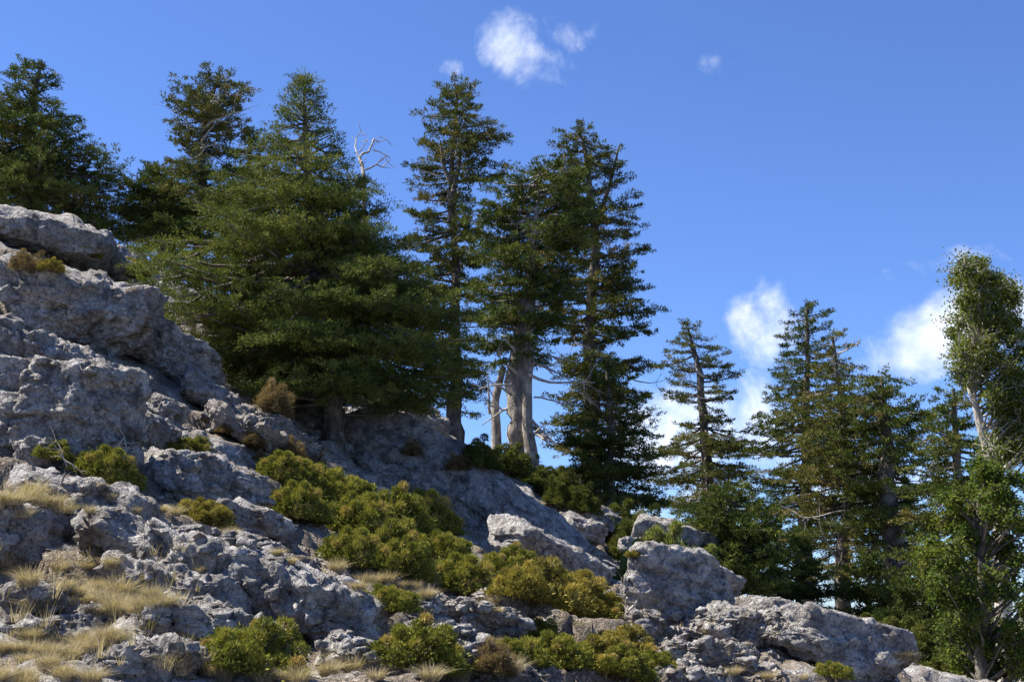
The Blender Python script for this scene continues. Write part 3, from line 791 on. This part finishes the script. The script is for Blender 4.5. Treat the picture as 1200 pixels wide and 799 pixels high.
fir('tallest fir with a split crown and long bare trunk', [(692, 600, 24), (694, 500, 19), (692, 420, 16), (694, 350, 13), (697, 280, 10), (690, 200, 6), (678, 150, 3)], 43,
    [(590, 645, 765), (560, 640, 772), (530, 646, 770), (500, 645, 765), (470, 650, 765), (440, 645, 768), (420, 655, 750), (395, 660, 745), (378, 636, 774), (362, 630, 772), (345, 650, 752), (320, 640, 755), (300, 642, 756), (270, 645, 752), (245, 645, 745), (222, 650, 736), (200, 640, 735), (180, 645, 730), (165, 650, 730), (150, 662, 696), (145, 670, 690)],
    7, nb=290, gap=.26, top_up=.2, layer=.6, whorl_m=.9, mat='fir_needles_old', tint0=.38, extra_trunks=[([(698, 270, 7), (715, 215, 5), (726, 170, 2)], .3)],
    dead=[(700, 490, 1, -.25, 2.2, .05), (690, 415, -.9, .1, .8, .04), (730, 440, .9, -.3, 1.4, .03)])
fir('dark young fir filling the space below the tallest fir', [(715, 600, 12), (715, 500, 8), (712, 420, 3)], 41,
    [(595, 660, 775), (560, 650, 778), (530, 658, 772), (500, 668, 765), (470, 680, 752), (445, 690, 742), (420, 704, 722)], 71, nb=95, gap=.25, tint0=.3, droop=.1, whorl_m=.9, layer=.8)
# right-hand group
fir('slim open fir with tiered boughs standing against the white cloud', [(828, 620, 18), (830, 560, 15), (826, 500, 11), (820, 440, 8), (806, 385, 3)], 52,
    [(600, 770, 880), (575, 760, 890), (550, 765, 885), (530, 768, 890), (512, 775, 885), (495, 790, 860), (470, 790, 855), (450, 778, 866), (432, 772, 858), (415, 782, 846), (400, 790, 832), (385, 798, 820), (375, 800, 812)],
    8, nb=135, gap=.22, top_up=.1, layer=.7, whorl_m=1.05, mat='fir_needles_old', dead=[(822, 445, -.8, .4, 1.0, .05), (828, 470, -.6, .3, .8, .04), (830, 570, -.9, -.7, 1.0, .07), (832, 575, .8, -.6, 1.0, .06)])
fir('low rounded dark green fir behind the dappled boulder', [(858, 705, 14), (858, 650, 10), (860, 580, 3)], 31,
    [(695, 795, 920), (670, 785, 925), (640, 790, 925), (615, 796, 920), (595, 808, 905), (578, 830, 890), (568, 848, 872)], 9, nb=190, mat='fir_needles_young', layer=.4, tint0=.3, twig=.07, wid=.028, clump=.085)
fir('pointed dark fir with thick left side and cloud behind', [(945, 720, 20), (945, 560, 14), (945, 450, 9), (946, 360, 3)], 50,
    [(640, 880, 1010), (600, 868, 1005), (565, 866, 1000), (540, 872, 1000), (510, 880, 995), (480, 888, 990), (450, 896, 990), (425, 904, 985), (405, 912, 978), (385, 918, 970), (370, 926, 972), (358, 936, 960), (354, 942, 950)],
    10, nb=200, gap=.22, top_up=.1, layer=.62, whorl_m=1.0, tint0=.35)
fir('ragged olive fir with thin crooked top and lichen-grey twigs', [(990, 725, 20), (988, 650, 17), (996, 560, 13), (990, 500, 10), (982, 450, 7), (976, 395, 3)], 45,
    [(680, 925, 1060), (640, 930, 1050), (600, 915, 1060), (570, 910, 1060), (540, 915, 1050), (510, 918, 1040), (480, 925, 1036), (460, 935, 1030), (435, 950, 1022), (415, 960, 1002), (398, 960, 1000), (390, 968, 985)],
    11, nb=170, gap=.28, top_up=.1, layer=.62, whorl_m=1.15, mat='fir_needles_old', tint0=.62, dead=[(985, 660, -1, .2, 1.6, .05), (990, 600, -1, .1, 1.8, .04), (985, 690, -.8, .5, 1.4, .05), (992, 640, .9, .3, 1.5, .04), (988, 690, 1, .1, 1.6, .04), (984, 450, -.6, .7, .9, .03), (975, 420, .8, .4, .9, .03)])
fir('stout dark-trunked fir with flat wide crown', [(1050, 740, 30), (1046, 650, 25), (1040, 560, 20), (1035, 490, 12), (1034, 440, 4)], 43,
    [(660, 1005, 1085), (620, 995, 1090), (585, 990, 1090), (555, 985, 1095), (525, 985, 1100), (500, 985, 1102), (480, 988, 1098), (462, 992, 1088), (446, 1006, 1066), (438, 1018, 1046)],
    12, nb=150, gap=.24, top_up=.05, layer=.62, whorl_m=1.0, tint0=.5, dead=[(1046, 660, .9, .2, 1.3, .04), (1048, 690, 1, 0, 1.4, .04)])
fir('green fir with wide layered boughs beside the leafy ivy-like tree', [(1122, 760, 16), (1122, 600, 12), (1120, 500, 7), (1118, 455, 3)], 36,
    [(720, 1050, 1180), (680, 1048, 1185), (640, 1060, 1185), (600, 1066, 1180), (570, 1060, 1180), (540, 1066, 1175), (515, 1078, 1165), (490, 1080, 1150), (470, 1094, 1140), (455, 1108, 1128)],
    13, nb=150, gap=.18, top_up=.05, layer=.62, whorl_m=.9, tint0=.55, dead=[(1120, 560, -1, .1, 1.3, .04), (1125, 575, -.8, -.3, 1.2, .04)])
fir('dark low fir in the hollow beyond the sunlit boulder', [(1085, 780, 14), (1085, 720, 8), (1085, 660, 3)], 33,
    [(775, 1020, 1150), (740, 1030, 1145), (710, 1045, 1130), (685, 1060, 1110), (662, 1078, 1092)], 14, nb=120, tint0=.2)

fir('low dark fir in the shade between the ragged fir and the round fir', [(935, 735, 8), (935, 690, 6), (936, 632, 2)], 40,
    [(730, 880, 985), (700, 885, 980), (670, 895, 975), (650, 910, 962), (632, 928, 944)], 15, nb=70, gap=.2, tint0=.2)
fir('low dark fir at the foot of the stout dark trunk', [(1018, 755, 8), (1018, 705, 6), (1020, 650, 2)], 38,
    [(750, 965, 1075), (715, 970, 1070), (690, 980, 1062), (668, 996, 1046), (650, 1012, 1028)], 16, nb=70, gap=.2, tint0=.2)
# broad-leaved trees at the right edge
def leafy(label, trunk_px, d, lobes, seed, mat, name='leafy_tree', leaf=.075, per=420, group=None, bark='bleached_wood'):
    rs = np.random.RandomState(seed); s = d / F_PX
    tp = np.array([P(u, v, d) for u, v, w in trunk_px]); tr = np.array([w * s * .5 for _, _, w in trunk_px])
    g = on_ground(tp[0][0], tp[0][1]); tp = np.vstack([g - [0, 0, .3], tp]) if g[2] < tp[0][2] else np.vstack([tp[0] - [0, 0, .4], tp]); tr = np.append(tr[0] * 1.2, tr)
    base = np.array([tp[0][0], tp[0][1], g[2]]); root = thing(name, base, label, 'tree', group)
    T = Tubes(); k = np.linspace(0, 1, len(tp)); zz = np.linspace(0, 1, 22)
    path = np.stack([np.interp(zz, k, tp[:, i]) for i in range(3)], 1); path[:, 0] += .06 * fbm(np.c_[path[:, 2] * .9, zz * 0, zz * 0 + seed], 2)
    T.add(path - base, np.interp(zz, k, tr), 8)
    L = Leaves()
    for (u, v, ru, rv) in lobes:
        dep = d + rs.uniform(-1, 1) * (.6 + ru * s)
        c = P(u, v, dep); R = np.array([ru * s, ru * s * 1.1, rv * s])
        # limb to the lobe
        j = int(np.argmin(np.abs(path[:, 2] - (c[2] - rs.uniform(.15, .5) - .55 * np.hypot(*(c - path[-1])[:2]))))); a = path[j]
        mid = (a + c) / 2 + rs.normal(0, .15, 3)
        tt = np.linspace(0, 1, 8)[:, None]; pts = (1 - tt) ** 2 * a + 2 * tt * (1 - tt) * mid + tt ** 2 * c
        T.add(pts - base, np.linspace(.032, .009, 8), 5)
        nt = 26
        dirs = norm(rs.normal(size=(nt, 3))); ends = c + dirs * R * rs.uniform(.55, 1.0, nt)[:, None]
        for e in ends:
            pt = np.array([c + (e - c) * x for x in np.linspace(0, 1, 4)]) + rs.normal(0, .03, (4, 3))
            T.add(pt - base, np.linspace(.012, .004, 4), 3)
        m = int(per * 26 / 26)
        idx = rs.randint(0, nt, m); f = rs.uniform(.35, 1.08, m)[:, None]
        p = c + (ends[idx] - c) * f + rs.normal(0, .10 * R.mean() + .03, (m, 3))
        n = norm(norm(p - c) * .6 + rs.normal(0, .6, (m, 3)) + [0, 0, .5])
        e = norm(np.cross(n, rs.normal(size=(m, 3)))); sd_ = np.cross(n, e)
        ti = np.clip(.5 + rs.normal(0, .12) + rs.normal(0, .2, m), 0, 1)
        L.add(p, e, sd_, leaf * rs.uniform(.7, 1.35, m), leaf * .75 * rs.uniform(.7, 1.2, m), ti)
    obj('trunk', T.mesh('trunk', .01), M[bark], root)
    obj('crown', L.mesh('crown', base), M[mat], root)
    fir.tris += L.count() * 2
    return root
rnd = random.Random(8)
def blobfill(poly_rows, r, n, seed):
    """lobes filling an outline given as rows (v, u0, u1)"""
    rr = random.Random(seed); rows = sorted(poly_rows); vs = [a[0] for a in rows]; out = []
    for k in range(n):
        v = vs[0] + (vs[-1] - vs[0]) * (k + rr.random()) / n
        u0 = np.interp(v, vs, [a[1] for a in rows]); u1 = np.interp(v, vs, [a[2] for a in rows])
        q = rr.choice([.6, .7, .8, .95, 1.1, 1.35])
        out.append((rr.uniform(u0 + r * .7, max(u1 - r * .7, u0 + r * .8)), v, r * q, r * q * .8))
    return out
leafy('tall yellow-green tree with pale slanting trunk at the open sky', [(1180, 800, 22), (1172, 600, 16), (1160, 535, 13), (1146, 490, 10), (1136, 455, 6), (1150, 400, 4), (1156, 340, 3)], 30,
      blobfill([(308, 1115, 1165), (330, 1105, 1195), (360, 1108, 1215), (400, 1098, 1225), (425, 1098, 1230), (445, 1110, 1230), (470, 1150, 1235), (500, 1152, 1240), (540, 1140, 1240)], 22, 135, 31), 31, 'broad_leaves', leaf=.06, per=430)
leafy('bushy bright green leafy tree crowding the lower right corner', [(1150, 800, 16), (1150, 700, 12), (1150, 620, 6)], 24,
      blobfill([(545, 1125, 1200), (575, 1100, 1230), (610, 1078, 1240), (650, 1068, 1245), (690, 1078, 1245), (730, 1090, 1245), (790, 1095, 1250)], 20, 105, 32), 32, 'maple_leaves', leaf=.055, per=480, bark='fir_bark')

# ------------------------------------------------------------------ shrubs
def shrub_mesh(seed, lobes=64, per=330, blade=.034, wid=.011, flat=.52, ragged=.0):
    """cushion shrub, 1 m wide, built of short spiny shoots on clustered lobes"""
    rs = np.random.RandomState(seed); L = Leaves(); T = Tubes()
    ph = rs.uniform(0, 99)
    for k in range(lobes):
        a = rs.uniform(0, 6.28); edge = .44 * (1 + .45 * float(pnoise(np.array([[math.cos(a) * 1.3 + ph, math.sin(a) * 1.3, ph]]))[0]))
        rr = math.sqrt(rs.uniform(0, 1)) * edge
        hz = flat * (1 - (rr / (edge * 1.12)) ** 2) ** .6 * (rs.uniform(.45, 1.0) + (.25 if rs.rand() < .15 else 0))
        R = rs.uniform(.045, .095) * (1 + ragged)
        c = np.array([rr * math.cos(a), rr * math.sin(a), max(.04, hz - R)])
        d = norm(rs.normal(size=(per, 3)) + [0, 0, .3]); f = rs.uniform(.3, 1.0, per) ** .5
        f *= 1 + .22 * pnoise(d * 2.2 + k * 5.1)
        p = c + d * (R * f)[:, None]; p[:, 2] = np.maximum(p[:, 2], 0)
        e = norm(d + rs.normal(0, .5, (per, 3)) + [0, 0, .45]); s1 = norm(np.cross(e, rs.normal(size=(per, 3))))
        tk = rs.uniform(.2, .75) if rs.rand() > .12 else rs.uniform(.9, 1.0)
        L.add(p, e, s1, blade * rs.uniform(.6, 1.5, per), wid * rs.uniform(.7, 1.4, per), np.clip(tk + rs.normal(0, .16, per), 0, 1))
        pts = np.array([[c[0] * .15, c[1] * .15, -.05], c * [.5, .5, .5], c]); T.add(pts, [.018, .012, .006], 4)
        for j in range(5):
            e2 = c + norm(rs.normal(size=3)) * R * .95; T.add(np.array([c * [.7, .7, .6], (c + e2) / 2, e2]), [.008, .006, .003], 3)
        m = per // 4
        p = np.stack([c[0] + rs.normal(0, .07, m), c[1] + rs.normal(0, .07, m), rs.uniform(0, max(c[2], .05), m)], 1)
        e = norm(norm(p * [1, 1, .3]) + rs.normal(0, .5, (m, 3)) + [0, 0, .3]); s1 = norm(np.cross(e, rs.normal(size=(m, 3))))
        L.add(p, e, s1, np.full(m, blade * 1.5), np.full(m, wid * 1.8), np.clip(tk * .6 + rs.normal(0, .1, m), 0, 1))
    return L.needles('foliage', np.zeros(3)), T.mesh('stem')
SHR = {}
def shrub_proto(kind, k):
    form = {'cushion_green': 'dome', 'cushion_ochre': 'dome', 'juniper': 'bush', 'shrub_pale': 'bush', 'shrub_brown': 'dry'}[kind]
    k %= {'dome': 4, 'bush': 2, 'dry': 2}[form]
    if (form, k) not in SHR:
        n = 50 + len(SHR)
        SHR[form, k] = shrub_mesh(n) if form == 'dome' else shrub_mesh(n, 56, 320, .05, .015, .75, .25) if form == 'bush' else shrub_mesh(n, 44, 200, .055, .008, .6, .3)
        for me in SHR[form, k]: me.materials.append(None)
    return SHR[form, k]
def shrub(u, v, w, kind, label, group=None, hs=1.0, d=None, name='cushion_shrub', cat='shrub'):
    """u, v: middle of the shrub's foot"""
    g = surf(u, v) if d is None else on_ground(*P(u, v, d)[:2])
    if g is None or (d is None and g[1] > 45): return None
    r = np.random.RandomState(int(u * 7 + v * 13))
    W = w * g[1] / F_PX
    root = thing(name, g - [0, 0, .03], label, cat, group)
    f, s = shrub_proto(kind, r.randint(0, 4))
    root.rotation_euler = (r.uniform(-.06, .06), r.uniform(.05, .28), r.choice([0, math.pi]) * 0 + r.uniform(-.5, .5)); root.scale = (W * 1.22, W * 1.1, W * 1.08 * hs * r.uniform(.9, 1.1))
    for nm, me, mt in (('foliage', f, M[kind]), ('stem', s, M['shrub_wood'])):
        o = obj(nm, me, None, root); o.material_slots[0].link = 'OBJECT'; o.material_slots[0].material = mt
    return root
G1 = ('yellow-green cushion shrub in the dense thicket below the shaded rock face', 'cushion shrubs of the dense thicket')
for u, v, w in [(330, 560, 70), (352, 575, 80), (385, 590, 95), (345, 605, 80), (415, 630, 100), (455, 620, 95), (450, 655, 100), (495, 620, 85), (410, 660, 85), (470, 670, 80), (520, 650, 60)]:
    shrub(u, v, w * .86, 'cushion_green', *G1, hs=1.15)
shrub(538, 690, 88, 'cushion_green', 'yellow-green cushion shrub at the thicket end above the stony path')
shrub(596, 672, 62, 'cushion_green', 'small olive cushion shrub against the foot of the shaded rock face')
shrub(622, 702, 90, 'cushion_ochre', 'greener half of the ochre cushion shrub beside the stony path')
shrub(668, 716, 96, 'cushion_ochre', 'ochre cushion shrub, broad and domed, in front of the shady gap')
shrub(700, 722, 56, 'cushion_green', 'dark green cushion shrub leaning on the ochre dome')
shrub(455, 712, 58, 'cushion_green', 'little bright cushion shrub beside the pale pitted knob')
shrub(490, 775, 100, 'cushion_green', 'ragged green shrub below the small upright white stone', hs=.9)
shrub(292, 785, 118, 'cushion_green', 'round bright green shrub in front of the low dark rock', hs=1.0)
G2 = ('yellow cushion shrub in the cluster at the lower edge beside the scattered stones', 'yellow cushion shrubs at the lower edge')
for u, v, w in [(625, 755, 62), (655, 780, 80), (690, 780, 76), (728, 762, 66), (720, 790, 70), (765, 785, 54)]:
    shrub(u, v, w, 'cushion_ochre' if u in (690, 728) else 'cushion_green', *G2)
shrub(575, 785, 60, 'shrub_brown', 'brownish low shrub below the stony path', name='low_shrub')
shrub(122, 560, 72, 'cushion_green', 'bright green shrub at the foot of the tall shaded wall')
shrub(62, 535, 42, 'cushion_green', 'small green shrub beside the dark rounded stone')
shrub(205, 526, 34, 'cushion_green', 'small dark green shrub below the pale upright boulder')
shrub(228, 524, 32, 'cushion_green', 'tiny bright green shrub below the pale upright boulder')
shrub(240, 608, 52, 'cushion_ochre', 'ochre shrub just under the large flat pale boulder')
shrub(320, 482, 48, 'shrub_brown', 'dry brown shrub under the lowest left bough of the big fir', name='dry_shrub', hs=1.2)
G3 = ('dry brown shrub on the ribbed outcrop below the big fir', 'dry brown shrubs on the ribbed outcrop')
for u, v, w in [(268, 506, 26), (298, 520, 30), (335, 535, 46), (362, 552, 40), (310, 545, 28)]:
    shrub(u, v, w, 'shrub_brown', *G3, name='dry_shrub')
shrub(482, 532, 30, 'shrub_brown', 'rusty little shrub in the shaded crack by the rock face', name='dry_shrub')
shrub(538, 548, 30, 'shrub_brown', 'rusty little shrub on the crest above the rock face', name='dry_shrub')
shrub(36, 316, 42, 'shrub_brown', 'brown shrub hanging in the crest hollow', name='dry_shrub')
shrub(62, 316, 28, 'cushion_ochre', 'ochre tuft beside the brown shrub in the crest hollow')
shrub(110, 300, 20, 'cushion_ochre', 'tiny ochre tuft on the crest slab')
shrub(150, 320, 40, 'cushion_ochre', 'ochre shrub at the left hem of the big fir')
shrub(742, 650, 18, 'cushion_ochre', 'tiny yellow tuft in the shady gap')
shrub(762, 640, 80, 'shrub_pale', 'pale yellow-green leafy bush behind the dark domed boulder', name='leafy_bush', d=27, hs=1.3)
shrub(805, 645, 66, 'shrub_pale', 'pale yellow-green bush between the domed boulder and the dark round fir', name='leafy_bush', d=28, hs=1.3)
shrub(722, 662, 60, 'juniper', 'dark green bush closing the shady gap behind the cairn-like pile', name='juniper_bush', d=35, hs=1.2)
shrub(748, 664, 64, 'juniper', 'dark green bush closing the shady gap beside the domed boulder', name='juniper_bush', d=33, hs=1.2)
shrub(735, 655, 44, 'shrub_brown', 'dark dry bush in the shady gap', name='dry_shrub')
G4 = ('dark green juniper on the crest at the foot of the old firs', 'junipers at the foot of the old firs')
for u, v, w in [(560, 545, 60), (590, 552, 70), (615, 565, 60), (640, 580, 66), (660, 590, 60), (682, 598, 50)]:
    shrub(u, v, w * .72, 'juniper', *G4, name='juniper_bush')
G5 = ('low green bush in the hollow beyond the sunlit boulder row', 'bushes in the hollow')
for u, v, w, dd_ in [(1000, 735, 50, 34), (1040, 745, 60, 32), (1078, 765, 60, 27), (965, 722, 40, 36), (1110, 775, 60, 26)]:
    shrub(u, v, w, 'juniper', *G5, name='low_bush', d=dd_)
shrub(978, 790, 34, 'cushion_green', 'small yellow-green shrub at the foot of the sunlit boulder')
shrub(600, 765, 40, 'cushion_green', 'low olive shrub between the path and the yellow cluster')

# ------------------------------------------------------------------ grass
def tussock_mesh(seed, n=420, h=.55):
    rs = np.random.RandomState(seed)
    a = rs.uniform(0, 6.28, n); r0 = np.sqrt(rs.rand(n)) * .16
    base = np.stack([r0 * np.cos(a), r0 * np.sin(a), np.zeros(n) - .03], 1)
    lean = rs.uniform(.1, 1.0, n); aa = a + rs.normal(0, .7, n)
    out = np.stack([np.cos(aa), np.sin(aa), np.zeros(n)], 1)
    ln = h * rs.uniform(.45, 1.15, n); w = .0042 * rs.uniform(.7, 1.5, n)
    side = np.stack([-out[:, 1], out[:, 0], np.zeros(n)], 1) + rs.normal(0, .4, (n, 3)); side = norm(side)
    V = []
    for t in (0, .4, .75, 1.0):
        c = base + out * (lean * ln * t ** 1.7)[:, None]; c[:, 2] += ln * (t - .45 * lean * t * t)
        ww = w * (1 - .85 * t)
        V += [c - side * ww[:, None], c + side * ww[:, None]]
    V = np.stack(V, 1); v = V.reshape(-1, 3); i = np.arange(n)[:, None] * 8
    q = np.concatenate([i + [0, 1, 3, 2], i + [2, 3, 5, 4], i + [4, 5, 7, 6]])
    return mesh_from('grass_tussock', v, q, tint=np.repeat(np.clip(.5 + rs.normal(0, .22, n), 0, 1), 8))
TUS = [tussock_mesh(70 + k, 620 if k < 4 else 360, .5 if k < 4 else .38) for k in range(7)]
for m_ in TUS: m_.materials.append(M['straw'])
def tuft(u, v, wpx, label, group, k=None):
    g = surf(u, v)
    if g is None: return
    r = random.Random(int(u * 31 + v))
    o = obj('grass_tussock', TUS[r.randrange(7) if k is None else k], loc=g)
    s = wpx * g[1] / F_PX / .80; o.scale = (s, s, s * r.uniform(.6, .95)); o.rotation_euler = (0, 0, r.uniform(0, 6.28))
    tag(o, label, 'grass', group)
def grass():
    r = random.Random(12)
    A = ('straw-coloured grass tussock on the open straw slope at the lower left', 'straw tussocks on the lower left slope')
    for (u0, v0, u1, v1, n, w0, w1) in [(20, 715, 150, 800, 15, 36, 58), (-10, 750, 220, 810, 14, 36, 62), (70, 650, 165, 715, 14, 28, 48), (110, 690, 195, 720, 14, 36, 60), (-20, 660, 50, 700, 5, 36, 50)]:
        for k in range(n): tuft(r.uniform(u0, u1), r.uniform(v0, v1), r.uniform(w0, w1), *A)
    B = ('pale straw tussock beside the long sunlit slab', 'straw tussocks by the sunlit slab')
    for u, v in [(30, 588), (45, 592), (60, 594), (38, 580), (15, 590), (75, 600), (25, 605), (-5, 595)]: tuft(u, v, 52, *B)
    D = ('thin straw tuft growing from a crack between the mid-slope boulders', 'straw tufts between the boulders')
    for u, v in [(262, 625), (270, 628), (330, 635), (235, 670), (130, 585), (115, 575), (160, 600), (190, 600), (205, 604), (325, 650), (225, 600), (145, 555), (105, 600), (70, 250), (340, 660)]: tuft(u, v, 28, *D)
    E = ('dry grass tuft beneath the thicket by the pitted knob', 'dry tufts below the thicket')
    for u, v in [(425, 680), (440, 684), (455, 682), (470, 688), (485, 690), (500, 700), (420, 690), (395, 670)]: tuft(u, v, 34, *E)
    Fg = ('dry grass tuft along the bottom edge beside the green shrubs', 'dry tufts at the bottom edge')
    for u, v in [(245, 790), (262, 796), (330, 795), (400, 780), (415, 786), (385, 790), (520, 795), (505, 796), (350, 800), (310, 800), (440, 795), (540, 797), (600, 790)]: tuft(u, v, 48, *Fg)
    Gg = ('small dry tuft on the stony path', 'dry tufts on the path')
    for k in range(16): tuft(r.uniform(560, 640), r.uniform(705, 770), r.uniform(18, 30), *Gg)
    I = ('straw tuft at the low end of the sunlit boulder', 'straw tufts at the boulder row')
    for u, v in [(1052, 770), (1062, 772), (1070, 775), (860, 790), (900, 795), (940, 795)]: tuft(u, v, 28, *I)
grass()

def ground_stuff():
    rs = np.random.RandomState(21)
    zones = [(480, 690, 650, 795, 1100), (735, 715, 920, 795, 700), (0, 480, 480, 795, 500), (280, 430, 540, 560, 300), (0, 260, 330, 520, 200)]
    oct_ = np.array([[1, 0, 0], [-1, 0, 0], [0, 1, 0], [0, -1, 0], [0, 0, 1], [0, 0, -1.0]])
    of = np.array([[0, 2, 4], [2, 1, 4], [1, 3, 4], [3, 0, 4], [2, 0, 5], [1, 2, 5], [3, 1, 5], [0, 3, 5]])
    V, F, n = [], [], 0
    for u0, v0, u1, v1, c in zones:
        for k in range(c):
            g = surf(rs.uniform(u0, u1), rs.uniform(v0, v1))
            if g is None or g[1] > 42: continue
            sz = rs.uniform(.012, .05) * (1 + g[1] / 40)
            V.append(g + oct_ * sz * rs.uniform(.5, 1.2, (6, 1)) * np.array([1.2, 1, .7]) + rs.normal(0, sz * .2, (6, 3))); F.append(of + n); n += 6
    o = obj('gravel', mesh_from('gravel', np.concatenate(V), np.concatenate(F)), M['limestone_warm']); tag(o, 'loose pale gravel strewn over the slope', kind='stuff')
    B, T = [], []
    for u0, v0, u1, v1, c in [(0, 640, 240, 795, 70), (480, 690, 800, 795, 50), (240, 440, 540, 560, 25), (780, 720, 1000, 795, 12)]:
        for k in range(c):
            g = surf(rs.uniform(u0, u1), rs.uniform(v0, v1))
            if g is None or g[1] > 42: continue
            m = rs.randint(10, 34); hgt = rs.uniform(.06, .16); a = rs.uniform(0, 6.28, m); ln = hgt * rs.uniform(.5, 1.2, m)
            p = g + np.stack([np.cos(a), np.sin(a), a * 0 - .2], 1) * rs.uniform(0, .07, m)[:, None]
            tip = p + np.stack([np.cos(a) * .55 * ln, np.sin(a) * .55 * ln, ln], 1) + rs.normal(0, .02, (m, 3)); s1 = np.stack([-np.sin(a), np.cos(a), a * 0], 1) * .003
            B.append(np.stack([p - s1, p + s1, tip], 1).reshape(-1, 3)); T.append(np.repeat(np.clip(rs.uniform(.1, .8) + rs.normal(0, .15, m), 0, 1), 3))
    B = np.concatenate(B)
    o = obj('dry_grass', mesh_from('dry_grass', B, np.arange(len(B)).reshape(-1, 3), tint=np.concatenate(T)), M['straw']); tag(o, 'sparse dry grass wisps in the rock cracks', kind='stuff')
ground_stuff()

# ------------------------------------------------------------------ small dead wood
def twig(px, label, rad=.02, d_off=-.1, seed=0):
    g = surf(*px[0]); rs = np.random.RandomState(seed)
    if g is None: return
    base = g; T = Tubes()
    pts = np.array([P(u, v, g[1] + d_off) for u, v in px]) ; pts[0] = base - [0, 0, .03]
    T.add(pts - base, np.linspace(rad, rad * .4, len(pts)), 6)
    for k in range(3): dead_limb(T, rs, pts[-1 - k % 2] - base, pts[-1] - pts[-2] + rs.normal(0, .15, 3), .35, rad * .4, 1)
    o = obj('dead_stick', T.mesh('dead_stick'), M['bleached_wood'], loc=base); tag(o, label, 'stick')
twig([(70, 568), (76, 555), (78, 545), (75, 538)], 'crooked dead stick standing on the long sunlit slab', .015, seed=1)
twig([(130, 530), (138, 522), (146, 512)], 'bundle of grey twigs above the bright green shrub', .016, seed=2)
twig([(738, 712), (746, 706), (748, 698)], 'forked dead twig in front of the dappled boulder', .025, seed=3)
twig([(722, 708), (728, 703), (734, 699)], 'short dead stick in the shade beside the forked twig', .025, seed=4)
